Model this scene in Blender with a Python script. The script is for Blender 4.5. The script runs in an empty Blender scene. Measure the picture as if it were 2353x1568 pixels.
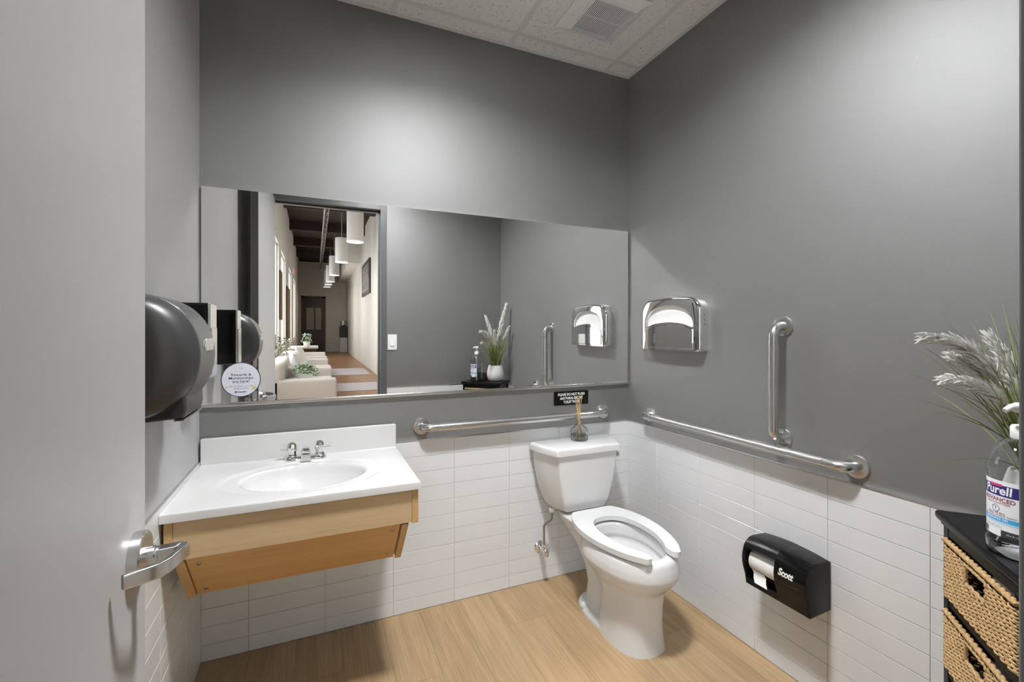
import bpy, bmesh, math, random
from mathutils import Vector, Matrix
random.seed(7)
sc = bpy.context.scene
COL = sc.collection

# ------------------------------------------------------------------ camera, world, lights, exposure
CAM_H = 1.35
YAW = math.radians(23.48)
cam_d = bpy.data.cameras.new('camera')
cam_d.sensor_fit = 'HORIZONTAL'; cam_d.sensor_width = 36.0; cam_d.lens = 15.985
cam_d.shift_y = -21.4 / 2353.0
cam_d.clip_start = 0.01; cam_d.clip_end = 200
cam = bpy.data.objects.new('camera', cam_d); COL.objects.link(cam)
cam.location = (0, 0, CAM_H); cam.rotation_euler = (math.pi / 2, 0, -YAW)
sc.camera = cam

world = bpy.data.worlds.new('world'); sc.world = world; world.use_nodes = True
world.node_tree.nodes['Background'].inputs[0].default_value = (0.8, 0.85, 0.9, 1)
world.node_tree.nodes['Background'].inputs[1].default_value = 0.3

TROFFER_POWER = 300.0     # radiance of the ceiling downlight lens
HALL_WINDOW = 4.2         # radiance of the daylit hall window panes
PENDANT = 14.0
sc.view_settings.view_transform = 'Standard'
sc.view_settings.look = 'None'
sc.view_settings.exposure = 0.22
sc.view_settings.gamma = 1.0
sc.view_settings.use_curve_mapping = False
try:
    sc.cycles.use_denoising = True
    sc.cycles.use_adaptive_sampling = True; sc.cycles.adaptive_threshold = 0.05; sc.cycles.adaptive_min_samples = 20
    sc.cycles.max_bounces = 8; sc.cycles.diffuse_bounces = 3; sc.cycles.glossy_bounces = 4
    sc.cycles.transmission_bounces = 7; sc.cycles.transparent_max_bounces = 4
    sc.cycles.caustics_reflective = True; sc.cycles.caustics_refractive = True
    sc.cycles.sample_clamp_indirect = 60.0
    sc.cycles.blur_glossy = 0.0
except Exception:
    pass

# ------------------------------------------------------------------ room dimensions (metres, camera above the origin)
XL, XR, YB, YF, ZC = -0.424, 1.709, 2.2025, 0.17, 2.856
ZT = 0.826                # top of the tiled wainscot
ZM0, ZM1 = 1.050, 1.9435  # mirror
PW = 0.007                # painted wall lies this far behind the tile face

# ------------------------------------------------------------------ material helpers
def nd(nt, typ, **kw):
    n = nt.nodes.new(typ)
    for k, v in kw.items(): setattr(n, k, v)
    return n
def M(name, col, rough=0.5, metal=0.0, spec=0.5, trans=0.0, ior=1.45, bump=None, var=None, emis=None, coat=0.0, aniso=0.0, rvar=None):
    m = bpy.data.materials.new(name); m.use_nodes = True
    nt = m.node_tree; p = nt.nodes['Principled BSDF']
    p.inputs['Base Color'].default_value = (*col, 1)
    p.inputs['Roughness'].default_value = rough
    p.inputs['Metallic'].default_value = metal
    p.inputs['Specular IOR Level'].default_value = spec
    p.inputs['Transmission Weight'].default_value = trans
    p.inputs['IOR'].default_value = ior
    p.inputs['Coat Weight'].default_value = coat
    p.inputs['Coat Roughness'].default_value = 0.08
    if emis:
        p.inputs['Emission Color'].default_value = (*emis[0], 1); p.inputs['Emission Strength'].default_value = emis[1]
    tc = None
    def vec(scale):
        nonlocal tc
        if tc is None: tc = nd(nt, 'ShaderNodeTexCoord')
        mp = nd(nt, 'ShaderNodeMapping'); nt.links.new(tc.outputs['Object'], mp.inputs[0])
        mp.inputs['Scale'].default_value = scale if isinstance(scale, tuple) else (scale,) * 3
        return mp.outputs[0]
    if var:   # (scale, amount, detail): lightness mottling of the surface itself
        nz = nd(nt, 'ShaderNodeTexNoise'); nt.links.new(vec(var[0]), nz.inputs['Vector']); nz.inputs['Scale'].default_value = 1; nz.inputs['Detail'].default_value = var[2]
        mr = nd(nt, 'ShaderNodeMapRange'); nt.links.new(nz.outputs[0], mr.inputs[0])
        mr.inputs[1].default_value = 0.3; mr.inputs[2].default_value = 0.7
        mr.inputs[3].default_value = 1 - var[1]; mr.inputs[4].default_value = 1 + var[1]
        mx = nd(nt, 'ShaderNodeVectorMath', operation='SCALE'); mx.inputs[0].default_value = col
        nt.links.new(mr.outputs[0], mx.inputs['Scale']); nt.links.new(mx.outputs[0], p.inputs['Base Color'])
    if rvar:
        nz = nd(nt, 'ShaderNodeTexNoise'); nt.links.new(vec(rvar[0]), nz.inputs['Vector']); nz.inputs['Scale'].default_value = 1; nz.inputs['Detail'].default_value = 3
        mr = nd(nt, 'ShaderNodeMapRange'); nt.links.new(nz.outputs[0], mr.inputs[0])
        mr.inputs[3].default_value = rough - rvar[1]; mr.inputs[4].default_value = rough + rvar[1]
        nt.links.new(mr.outputs[0], p.inputs['Roughness'])
    if bump:  # (scale, strength, distance)
        nz = nd(nt, 'ShaderNodeTexNoise'); nt.links.new(vec(bump[0]), nz.inputs['Vector']); nz.inputs['Scale'].default_value = 1; nz.inputs['Detail'].default_value = 3
        b = nd(nt, 'ShaderNodeBump'); b.inputs['Strength'].default_value = bump[1]; b.inputs['Distance'].default_value = bump[2]
        nt.links.new(nz.outputs[0], b.inputs['Height']); nt.links.new(b.outputs[0], p.inputs['Normal'])
    return m

def wood(name, c0, c1, axis, rough, grain=1.0, rand=0.0, spec=0.4):
    """fine straight grain running along axis"""
    m = M(name, c0, rough, spec=spec); nt = m.node_tree; p = nt.nodes['Principled BSDF']
    tc = nd(nt, 'ShaderNodeTexCoord'); oi = nd(nt, 'ShaderNodeObjectInfo')
    add = nd(nt, 'ShaderNodeVectorMath', operation='ADD'); cmb = nd(nt, 'ShaderNodeVectorMath', operation='SCALE')
    cmb.inputs[0].default_value = (17.0, 31.0, 23.0); nt.links.new(oi.outputs['Random'], cmb.inputs['Scale'])
    nt.links.new(tc.outputs['Object'], add.inputs[0]); nt.links.new(cmb.outputs[0], add.inputs[1])
    def noise(sc_, det, rgh=0.6, dist=0.0):
        mp = nd(nt, 'ShaderNodeMapping'); nt.links.new(add.outputs[0], mp.inputs[0]); mp.inputs['Scale'].default_value = sc_
        n = nd(nt, 'ShaderNodeTexNoise'); n.inputs['Scale'].default_value = 1; n.inputs['Detail'].default_value = det
        n.inputs['Roughness'].default_value = rgh; n.inputs['Distortion'].default_value = dist
        nt.links.new(mp.outputs[0], n.inputs['Vector']); return n.outputs[0]
    s = [220 * grain] * 3; s[axis] = 5 * grain
    t = [26 * grain] * 3; t[axis] = 1.6 * grain
    a = noise(tuple(s), 3); b = noise(tuple(t), 4, 0.6, 0.8)
    mix = nd(nt, 'ShaderNodeMath', operation='ADD'); nt.links.new(a, mix.inputs[0]); nt.links.new(b, mix.inputs[1])
    if rand:
        r2 = nd(nt, 'ShaderNodeMath', operation='MULTIPLY_ADD'); nt.links.new(oi.outputs['Random'], r2.inputs[0]); r2.inputs[1].default_value = rand
        nt.links.new(mix.outputs[0], r2.inputs[2]); out = r2.outputs[0]
    else: out = mix.outputs[0]
    mr = nd(nt, 'ShaderNodeMapRange'); nt.links.new(out, mr.inputs[0]); mr.inputs[1].default_value = 0.72; mr.inputs[2].default_value = 1.3 + rand
    ramp = nd(nt, 'ShaderNodeMix', data_type='RGBA'); ramp.inputs[6].default_value = (*c1, 1); ramp.inputs[7].default_value = (*c0, 1)
    nt.links.new(mr.outputs[0], ramp.inputs[0]); nt.links.new(ramp.outputs[2], p.inputs['Base Color'])
    bp = nd(nt, 'ShaderNodeBump'); bp.inputs['Strength'].default_value = 0.06; bp.inputs['Distance'].default_value = 0.001
    nt.links.new(a, bp.inputs['Height']); nt.links.new(bp.outputs[0], p.inputs['Normal'])
    return m

def paint(name, col, rough, spec=0.5, scuff=0.0, ior=1.5):
    """rolled semi-gloss wall paint: fine orange peel, faint light scuffs"""
    m = M(name, col, rough, spec=spec, ior=ior); nt = m.node_tree; p = nt.nodes['Principled BSDF']
    p.inputs['Sheen Weight'].default_value = 0.45; p.inputs['Sheen Roughness'].default_value = 0.45      # eggshell paint lightens at grazing angles
    tc = nd(nt, 'ShaderNodeTexCoord')
    nz = nd(nt, 'ShaderNodeTexNoise'); nz.inputs['Scale'].default_value = 420; nz.inputs['Detail'].default_value = 2
    nt.links.new(tc.outputs['Object'], nz.inputs['Vector'])
    b = nd(nt, 'ShaderNodeBump'); b.inputs['Strength'].default_value = 0.10; b.inputs['Distance'].default_value = 0.0006
    nt.links.new(nz.outputs[0], b.inputs['Height']); nt.links.new(b.outputs[0], p.inputs['Normal'])
    if scuff:
        mp = nd(nt, 'ShaderNodeMapping'); mp.inputs['Rotation'].default_value = (0.6, 0.3, 0); mp.inputs['Scale'].default_value = (30, 30, 9)
        nt.links.new(tc.outputs['Object'], mp.inputs[0])
        n2 = nd(nt, 'ShaderNodeTexNoise'); n2.inputs['Scale'].default_value = 1; n2.inputs['Detail'].default_value = 5; n2.inputs['Roughness'].default_value = 0.75
        nt.links.new(mp.outputs[0], n2.inputs['Vector'])
        n3 = nd(nt, 'ShaderNodeTexNoise'); n3.inputs['Scale'].default_value = 3.1; n3.inputs['Detail'].default_value = 1
        nt.links.new(tc.outputs['Object'], n3.inputs['Vector'])
        r3 = nd(nt, 'ShaderNodeMapRange'); nt.links.new(n3.outputs[0], r3.inputs[0]); r3.inputs[1].default_value = 0.5; r3.inputs[2].default_value = 0.65
        r2 = nd(nt, 'ShaderNodeMapRange'); nt.links.new(n2.outputs[0], r2.inputs[0]); r2.inputs[1].default_value = 0.66; r2.inputs[2].default_value = 0.75
        mu = nd(nt, 'ShaderNodeMath', operation='MULTIPLY'); nt.links.new(r2.outputs[0], mu.inputs[0]); nt.links.new(r3.outputs[0], mu.inputs[1])
        m2 = nd(nt, 'ShaderNodeMath', operation='MULTIPLY'); nt.links.new(mu.outputs[0], m2.inputs[0]); m2.inputs[1].default_value = scuff
        mx = nd(nt, 'ShaderNodeMix', data_type='RGBA'); mx.inputs[6].default_value = (*col, 1); mx.inputs[7].default_value = (0.42, 0.42, 0.41, 1)
        nt.links.new(m2.outputs[0], mx.inputs[0]); nt.links.new(mx.outputs[2], p.inputs['Base Color'])
    return m

def ceiling_tile_mat():
    m = M('mineral_tile', (0.86, 0.865, 0.87), 0.9, spec=0.2); nt = m.node_tree; p = nt.nodes['Principled BSDF']
    tc = nd(nt, 'ShaderNodeTexCoord')
    v = nd(nt, 'ShaderNodeTexVoronoi'); v.inputs['Scale'].default_value = 210; nt.links.new(tc.outputs['Object'], v.inputs['Vector'])
    n = nd(nt, 'ShaderNodeTexNoise'); n.inputs['Scale'].default_value = 55; nt.links.new(tc.outputs['Object'], n.inputs['Vector'])
    th = nd(nt, 'ShaderNodeMapRange'); nt.links.new(n.outputs[0], th.inputs[0]); th.inputs[1].default_value = 0.42; th.inputs[2].default_value = 0.68
    th.inputs[3].default_value = 0.0; th.inputs[4].default_value = 0.40
    lt = nd(nt, 'ShaderNodeMath', operation='LESS_THAN'); nt.links.new(v.outputs['Distance'], lt.inputs[0]); nt.links.new(th.outputs[0], lt.inputs[1])
    mx = nd(nt, 'ShaderNodeMix', data_type='RGBA'); mx.inputs[6].default_value = (0.86, 0.865, 0.87, 1); mx.inputs[7].default_value = (0.36, 0.36, 0.36, 1)
    nt.links.new(lt.outputs[0], mx.inputs[0]); nt.links.new(mx.outputs[2], p.inputs['Base Color'])
    inv = nd(nt, 'ShaderNodeMath', operation='SUBTRACT'); inv.inputs[0].default_value = 1; nt.links.new(lt.outputs[0], inv.inputs[1])
    b = nd(nt, 'ShaderNodeBump'); b.inputs['Strength'].default_value = 0.5; b.inputs['Distance'].default_value = 0.001
    nt.links.new(inv.outputs[0], b.inputs['Height']); nt.links.new(b.outputs[0], p.inputs['Normal'])
    return m

MT = dict(
    wall=paint('grey_wall_paint', (0.100, 0.0985, 0.0965), 0.56, 0.5, 0.30, 2.5),
    door=paint('grey_door_paint', (0.145, 0.1445, 0.143), 0.42, 0.5, 0, 1.7),
    frame=paint('grey_frame_paint', (0.105, 0.106, 0.11), 0.36, 0.5),
    tile=M('white_glazed_tile', (0.755, 0.765, 0.775), 0.16, spec=0.45, rvar=(9, 0.05)),
    grout=M('pale_grout', (0.43, 0.43, 0.425), 0.9, var=(60, 0.1, 3)),
    alum=M('satin_aluminium', (0.72, 0.72, 0.71), 0.24, 1.0),
    steel=M('satin_stainless_steel', (0.64, 0.64, 0.63), 0.27, 1.0, bump=(300, 0.05, 0.0004)),
    peened=M('peened_stainless_steel', (0.66, 0.66, 0.65), 0.30, 1.0, bump=(500, 0.22, 0.0008)),
    chrome=M('polished_chrome', (0.82, 0.82, 0.82), 0.035, 1.0),
    chrome2=M('chrome_plate', (0.78, 0.78, 0.78), 0.08, 1.0),
    tube=M('braided_chrome', (0.42, 0.42, 0.42), 0.25, 1.0),
    mirror=M('mirror_silver', (0.93, 0.935, 0.93), 0.0, 1.0),
    white=M('white_cultured_marble', (0.67, 0.668, 0.662), 0.16, spec=0.5),
    ceramic=M('white_vitreous_china', (0.74, 0.738, 0.734), 0.13, spec=0.5),
    seat=M('white_seat_plastic', (0.75, 0.755, 0.76), 0.22, spec=0.45),
    plastic=M('white_plastic', (0.82, 0.82, 0.81), 0.35),
    black=M('black_plastic', (0.008, 0.008, 0.008), 0.30, spec=0.3, bump=(900, 0.06, 0.0003)),
    gloss_black=M('gloss_black_plastic', (0.005, 0.005, 0.005), 0.14, spec=0.4),
    smoke=M('pearl_grey_plastic', (0.055, 0.055, 0.055), 0.37, 0.3, spec=0.7),
    smoke2=M('pearl_grey_band', (0.13, 0.13, 0.128), 0.36, 0.4, spec=0.5),
    void_shade=M('dark_void', (0.01, 0.01, 0.01), 0.8),  # near-black colour stands in for shade inside openings
    ceil=ceiling_tile_mat(),
    grid=M('white_grid_enamel', (0.74, 0.745, 0.75), 0.5),
    vent=M('vent_plastic', (0.88, 0.885, 0.89), 0.5),
    paper=M('tissue_paper', (0.84, 0.84, 0.83), 0.95, spec=0.1, bump=(300, 0.2, 0.001)),
    floor=wood('bamboo_plank', (0.50, 0.355, 0.205), (0.325, 0.212, 0.108), 1, 0.42, 1.0, 0.14, 0.4),
    floor_gap=M('plank_seam', (0.16, 0.10, 0.055), 0.8),
    maple=wood('pale_maple', (0.64, 0.48, 0.29), (0.52, 0.365, 0.20), 0, 0.42, 0.55),
    maple_bounce=wood('maple_floor_bounce', (0.66, 0.41, 0.17), (0.54, 0.31, 0.115), 0, 0.42, 0.55),  # same maple as the apron; shade and floor-reflected warmth put into the colour
    maple_end=M('maple_edge', (0.56, 0.36, 0.16), 0.5, var=(80, 0.08, 3)),
    rope=M('seagrass_rope', (0.50, 0.33, 0.165), 0.85, spec=0.2, var=(160, 0.25, 3), bump=(500, 0.4, 0.001)),
    cab=M('black_lacquer', (0.007, 0.007, 0.008), 0.36, spec=0.22, bump=(200, 0.04, 0.0005)),
    basket_in=M('basket_lining', (0.05, 0.035, 0.02), 0.9),
    blade=M('grass_green', (0.20, 0.25, 0.07), 0.5, var=(30, 0.35, 2)),
    blade2=M('grass_light', (0.38, 0.41, 0.16), 0.5, var=(30, 0.3, 2)),
    plume=M('plume_white', (0.80, 0.79, 0.76), 0.9, spec=0.1),
    pot=M('matt_white_ceramic', (0.80, 0.80, 0.79), 0.5),
    glass=M('clear_glass', (0.97, 0.985, 0.98), 0.01, trans=1.0, ior=1.45),
    gel=M('clear_bottle', (0.96, 0.97, 0.985), 0.02, trans=1.0, ior=1.36),
    acrylic=M('clear_acrylic', (0.97, 0.97, 0.97), 0.03, trans=1.0, ior=1.3),
    oil2=M('clear_gel', (0.95, 0.96, 0.98), 0.0, trans=1.0, ior=1.34),
    oil=M('diffuser_oil', (0.95, 0.92, 0.80), 0.0, trans=1.0, ior=1.33),
    reed=M('rattan_reed', (0.56, 0.38, 0.18), 0.7, var=(90, 0.2, 2)),
    label=M('label_paper', (0.80, 0.83, 0.87), 0.4),
    ink_blue=M('ink_navy', (0.035, 0.03, 0.20), 0.4), ink_pink=M('ink_magenta', (0.70, 0.05, 0.16), 0.4),
    ink_maroon=M('ink_maroon', (0.30, 0.06, 0.09), 0.4), ink_sky=M('ink_sky', (0.05, 0.38, 0.75), 0.4), ink_pale=M('ink_pale_blue', (0.48, 0.66, 0.84), 0.4),
    ink_dark=M('ink_charcoal', (0.045, 0.045, 0.06), 0.5), ink_grey=M('ink_grey', (0.28, 0.29, 0.33), 0.5),
    ink_white=M('ink_white', (0.86, 0.86, 0.86), 0.5), gold=M('ink_gold', (0.68, 0.50, 0.20), 0.5),
    sticker=M('sticker_lilac_white', (0.68, 0.70, 0.78), 0.35), sticker_lt=M('sticker_pale', (0.78, 0.79, 0.85), 0.35),
    box=M('brown_box', (0.16, 0.08, 0.035), 0.6, var=(40, 0.2, 3)),
    hall_wall=M('hall_plaster', (0.70, 0.66, 0.60), 0.8, var=(4, 0.05, 4), bump=(25, 0.15, 0.004)),
    hall_floor=wood('hall_oak', (0.36, 0.19, 0.085), (0.25, 0.12, 0.05), 1, 0.35, 0.3),
    hall_ceil=wood('hall_dark_timber', (0.045, 0.025, 0.018), (0.02, 0.012, 0.01), 0, 0.7, 0.15),
    hall_beam=M('hall_beam', (0.30, 0.26, 0.21), 0.7), sofa=M('cream_bouclé', (0.66, 0.61, 0.55), 0.9, bump=(120, 0.4, 0.004)),
    cushion=M('pale_cushion', (0.72, 0.70, 0.68), 0.9, bump=(60, 0.3, 0.004)), lightpatch=M('pale_lightpatch', (0.55, 0.50, 0.52), 0.95),
    leaf=M('leaf_green', (0.16, 0.30, 0.08), 0.5, var=(20, 0.4, 2)), flower=M('white_blossom', (0.78, 0.78, 0.74), 0.8),
    dark_door=M('espresso_door', (0.035, 0.028, 0.025), 0.35), dim_glass=M('door_glass', (0.30, 0.27, 0.22), 0.08),
    shade=M('lamp_shade', (0.62, 0.60, 0.56), 0.7),
    lamp=M('lamp_glow', (1, 1, 1), 0.5, emis=((1.0, 0.93, 0.82), PENDANT)),
    daylight=M('daylit_pane', (1, 1, 1), 0.2, emis=((0.95, 0.98, 1.0), HALL_WINDOW)),
    exit=M('exit_red', (0.6, 0.03, 0.02), 0.5, emis=((1.0, 0.08, 0.05), 1.2)),
    walnut=M('walnut', (0.10, 0.055, 0.03), 0.5, var=(9, 0.2, 3)), art=M('abstract_print', (0.22, 0.20, 0.18), 0.6, var=(7, 0.8, 5)),
    led=M('downlight_lens', (1, 1, 1), 0.5, emis=((0.97, 0.99, 1.0), TROFFER_POWER)),
    baffle=M('grey_baffle', (0.40, 0.40, 0.40), 0.5, 0.0),
    galv=M('galvanised', (0.45, 0.44, 0.42), 0.4, 0.8),
)

# ------------------------------------------------------------------ mesh helpers
class G:
    def __init__(s): s.v = []; s.f = []
    def add(s, vs, fs):
        k = len(s.v); s.v += [tuple(p) for p in vs]; s.f += [tuple(i + k for i in f) for f in fs]; return s
    def box(s, x0, x1, y0, y1, z0, z1, T=None):
        vs = [(x, y, z) for z in (z0, z1) for y in (y0, y1) for x in (x0, x1)]
        if T: vs = [T(*p) for p in vs]
        return s.add(vs, [(0, 2, 3, 1), (4, 5, 7, 6), (0, 1, 5, 4), (2, 6, 7, 3), (0, 4, 6, 2), (1, 3, 7, 5)])
    def loft(s, rings, cap0=True, cap1=True, closed=True):
        n = len(rings[0]); vs = [p for r in rings for p in r]; fs = []
        for i in range(len(rings) - 1):
            for j in range(n if closed else n - 1):
                a, b = i * n + j, i * n + (j + 1) % n
                fs.append((a, b, b + n, a + n))
        if cap0: fs.append(tuple(range(n - 1, -1, -1)))
        if cap1: fs.append(tuple(range((len(rings) - 1) * n, len(rings) * n)))
        return s.add(vs, fs)
    def tube(s, path, r, seg=10, caps=True):
        P = [Vector(p) for p in path]; n = len(P); rr = r if isinstance(r, (list, tuple)) else [r] * n
        T = [(P[min(i + 1, n - 1)] - P[max(i - 1, 0)]).normalized() for i in range(n)]
        u = T[0].orthogonal().normalized(); rings = []
        for i in range(n):
            u = (u - T[i] * u.dot(T[i]))
            u = u.normalized() if u.length > 1e-9 else T[i].orthogonal().normalized()
            w = T[i].cross(u)
            rings.append([P[i] + (u * math.cos(2 * math.pi * k / seg) + w * math.sin(2 * math.pi * k / seg)) * rr[i] for k in range(seg)])
        return s.loft(rings, caps, caps)
    def lathe(s, prof, c, ax=(0, 0, 1), seg=32, caps=True):
        A = Vector(ax).normalized(); u = A.orthogonal().normalized(); w = A.cross(u); C = Vector(c)
        return s.loft([[C + A * h + (u * math.cos(2 * math.pi * k / seg) + w * math.sin(2 * math.pi * k / seg)) * max(r, 1e-5) for k in range(seg)] for r, h in prof], caps, caps)
    def prism(s, poly, T, d0, d1):
        """poly in (a, b); T(a, b, d) -> world"""
        return s.loft([[T(a, b, d0) for a, b in poly], [T(a, b, d1) for a, b in poly]])
def mesh(name, g):
    me = bpy.data.meshes.new(name); me.from_pydata([tuple(p) for p in g.v], [], g.f)
    bm = bmesh.new(); bm.from_mesh(me); bmesh.ops.remove_doubles(bm, verts=bm.verts, dist=1e-6); bmesh.ops.recalc_face_normals(bm, faces=bm.faces); bm.to_mesh(me); bm.free()
    return me
def obj(name, g, mat, parent=None, smooth=None, bevel=0.0, bseg=2, sub=0, label=None, cat=None, group=None, kind=None):
    me = g if isinstance(g, bpy.types.Mesh) else mesh(name, g)
    me.materials.clear(); me.materials.append(MT[mat] if isinstance(mat, str) else mat)
    o = bpy.data.objects.new(name, me)
    COL.objects.link(o)
    if parent is not None:
        o.parent = parent
        o.matrix_parent_inverse = Matrix.Translation(-parent.location) if parent.type == 'EMPTY' else Matrix.Identity(4)
    if smooth is not None:
        me.shade_smooth()
        if smooth < 180: me.set_sharp_from_angle(angle=math.radians(smooth))
    if bevel:
        b = o.modifiers.new('edge', 'BEVEL'); b.width = bevel; b.segments = bseg; b.limit_method = 'ANGLE'; b.angle_limit = math.radians(40)
        b.harden_normals = False
    if sub:
        q = o.modifiers.new('sub', 'SUBSURF'); q.levels = sub; q.render_levels = sub
    tag(o, label, cat, group, kind)
    return o
def tag(o, label=None, cat=None, group=None, kind=None):
    if label: o['label'] = label
    if cat: o['category'] = cat
    if group: o['group'] = group
    if kind: o['kind'] = kind
    return o
def thing(name, label, cat, loc, group=None, kind=None):
    o = bpy.data.objects.new(name, None); COL.objects.link(o); o.location = loc; o.empty_display_size = 0.05
    return tag(o, label, cat, group, kind)
def piece(name, me, loc, parent, rot=None):
    """a shared-mesh piece (tile, slat) at a place of its own"""
    o = bpy.data.objects.new(name, me); COL.objects.link(o); o.location = loc
    if rot: o.rotation_euler = rot
    o.parent = parent
    o.matrix_parent_inverse = Matrix.Translation(-parent.location) if parent.type == 'EMPTY' else Matrix.Identity(4)
    return o
def copy_tree(root, loc):
    r = root.copy(); COL.objects.link(r); r.location = loc
    for ch in list(root.children):
        c = ch.copy(); COL.objects.link(c); c.parent = r; c.matrix_parent_inverse = ch.matrix_parent_inverse.copy()
        for k in list(ch.children):
            d = k.copy(); COL.objects.link(d); d.parent = c; d.matrix_parent_inverse = k.matrix_parent_inverse.copy()
    return r
def fillet(path, r, n=8):
    P = [Vector(p) for p in path]; out = [P[0]]
    for i in range(1, len(P) - 1):
        a, b = (P[i - 1] - P[i]), (P[i + 1] - P[i]); ang = a.angle(b); a.normalize(); b.normalize()
        d = min(r / math.tan(ang / 2), (P[i - 1] - P[i]).length * 0.98, (P[i + 1] - P[i]).length * 0.98)
        rad = d * math.tan(ang / 2); bis = (a + b).normalized(); C = P[i] + bis * (rad / math.sin(ang / 2))
        s0, s1 = P[i] + a * d - C, P[i] + b * d - C
        for k in range(n + 1):
            t = k / n; v = s0.lerp(s1, t); v = v.normalized() * rad if rad > 1e-9 else v; out.append(C + v)
    out.append(P[-1]); return out
def rpoly(pts, r, n=6):
    """2D polygon with rounded corners; r scalar or per-corner list"""
    out = []; N = len(pts)
    for i in range(N):
        p = Vector(pts[i]); a = Vector(pts[i - 1]) - p; b = Vector(pts[(i + 1) % N]) - p; ri = r[i] if isinstance(r, (list, tuple)) else r
        la, lb = a.length, b.length; a.normalize(); b.normalize(); ang = a.angle(b)
        if ri <= 0 or ang > 3.1: out += [tuple(p)] * (n + 1); continue
        d = min(ri / math.tan(ang / 2), la * 0.49, lb * 0.49); rad = d * math.tan(ang / 2)
        C = p + (a + b).normalized() * (rad / math.sin(ang / 2)); s0, s1 = p + a * d - C, p + b * d - C
        a0 = math.atan2(s0.y, s0.x); da = math.atan2(s1.y, s1.x) - a0
        da = (da + math.pi) % (2 * math.pi) - math.pi
        for k in range(n + 1): out.append((C.x + rad * math.cos(a0 + da * k / n), C.y + rad * math.sin(a0 + da * k / n)))
    return out
def crom(pts, n=6, closed=False):
    P = [Vector(p) for p in pts]; N = len(P); out = []
    rng = range(N if closed else N - 1)
    for i in rng:
        g = lambda k: P[k % N] if closed else P[max(0, min(N - 1, k))]
        p0, p1, p2, p3 = g(i - 1), g(i), g(i + 1), g(i + 2)
        for k in range(n):
            t = k / n
            out.append(0.5 * ((2 * p1) + (p2 - p0) * t + (2 * p0 - 5 * p1 + 4 * p2 - p3) * t * t + (3 * p1 - p0 - 3 * p2 + p3) * t ** 3))
    if not closed: out.append(P[-1])
    return out
def tri_fill(loops, T, d):
    """flat face with holes; loops = list of 2D loops, first the outline"""
    bm = bmesh.new(); es = []
    for lp in loops:
        vs = [bm.verts.new(T(a, b, d)) for a, b in lp]
        es += [bm.edges.new((vs[i], vs[(i + 1) % len(vs)])) for i in range(len(vs))]
    bmesh.ops.triangle_fill(bm, use_beauty=True, use_dissolve=False, edges=es)
    bm.verts.index_update(); r = ([v.co.copy() for v in bm.verts], [tuple(v.index for v in f.verts) for f in bm.faces]); bm.free(); return r
def text(name, s, size, mat, parent, T, bold=0.0, shear=0.0, width=1.0, label=None, thick=0.0004, align='CENTER', spacing=1.0):
    """flat lettering; T(a, b, d) maps text plane to the world"""
    cu = bpy.data.curves.new(name, 'FONT'); cu.body = s; cu.size = size; cu.align_x = align; cu.align_y = 'CENTER'
    cu.offset = bold; cu.shear = shear; cu.resolution_u = 3; cu.space_character = spacing
    to = bpy.data.objects.new(name, cu); COL.objects.link(to)
    me0 = bpy.data.meshes.new_from_object(to); g = G()
    vs = [v.co.copy() for v in me0.vertices]; fs = [tuple(p.vertices) for p in me0.polygons]
    g.add([T(v.x * width, v.y, thick) for v in vs], fs)
    bpy.data.objects.remove(to); bpy.data.meshes.remove(me0)
    me = bpy.data.meshes.new(name); me.from_pydata([tuple(p) for p in g.v], [], g.f)
    return obj(name, me, mat, parent, label=label)

# ------------------------------------------------------------------ floor
floor = obj('floor', G().box(XL - .02, XR + .02, 0.05, YB + .02, -0.06, -0.0016), 'floor_gap', kind='structure')
px_edges = [XL]; x = -0.247
while x < XR - 0.02: px_edges.append(x); x += 0.178
px_edges.append(XR)
for i in range(len(px_edges) - 1):
    y = YB - [0.62, 1.05, 0.28, 0.86, 0.45][i % 5]; ys = [YB]
    while y > 0.05: ys.append(y); y -= 1.22
    ys.append(0.05)
    for k in range(len(ys) - 1):
        obj('plank', G().box(px_edges[i] + .0004, px_edges[i + 1] - .0004, ys[k + 1] + .0004, ys[k] - .0004, -0.012, 0.0), 'floor', floor)

# ------------------------------------------------------------------ walls and their tiles
tile_mesh = {}
def tile_of(w, h):
    k = (round(w, 3), round(h, 3))
    if k not in tile_mesh:
        t, b = 0.006, 0.0011
        v = [(-w / 2, 0, -h / 2), (w / 2, 0, -h / 2), (w / 2, 0, h / 2), (-w / 2, 0, h / 2),
             (-w / 2, -t + b, -h / 2), (w / 2, -t + b, -h / 2), (w / 2, -t + b, h / 2), (-w / 2, -t + b, h / 2),
             (-w / 2 + b, -t, -h / 2 + b), (w / 2 - b, -t, -h / 2 + b), (w / 2 - b, -t, h / 2 - b), (-w / 2 + b, -t, h / 2 - b)]
        f = [(8, 9, 10, 11)] + [(i, (i + 1) % 4, 4 + (i + 1) % 4, 4 + i) for i in range(4)] + [(4 + i, 4 + (i + 1) % 4, 8 + (i + 1) % 4, 8 + i) for i in range(4)]
        me = bpy.data.meshes.new('tile'); me.from_pydata(v, [], f); me.materials.append(MT['tile']); tile_mesh[k] = me
    return tile_mesh[k]
row_edges = [0.0, 0.064] + [0.064 + 0.0755 * i for i in range(1, 10)] + [0.819]
def lay_tiles(wall, cols, place, rz):
    g = 0.0013
    for i in range(len(cols) - 1):
        for k in range(len(row_edges) - 1):
            w = cols[i + 1] - cols[i] - g; h = row_edges[k + 1] - row_edges[k] - g
            if w < 0.012: continue
            piece('tile', tile_of(w, h), place((cols[i] + cols[i + 1]) / 2, (row_edges[k] + row_edges[k + 1]) / 2), wall,
                  (random.uniform(-.0012, .0012), 0, rz + random.uniform(-.0006, .0006)))
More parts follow.
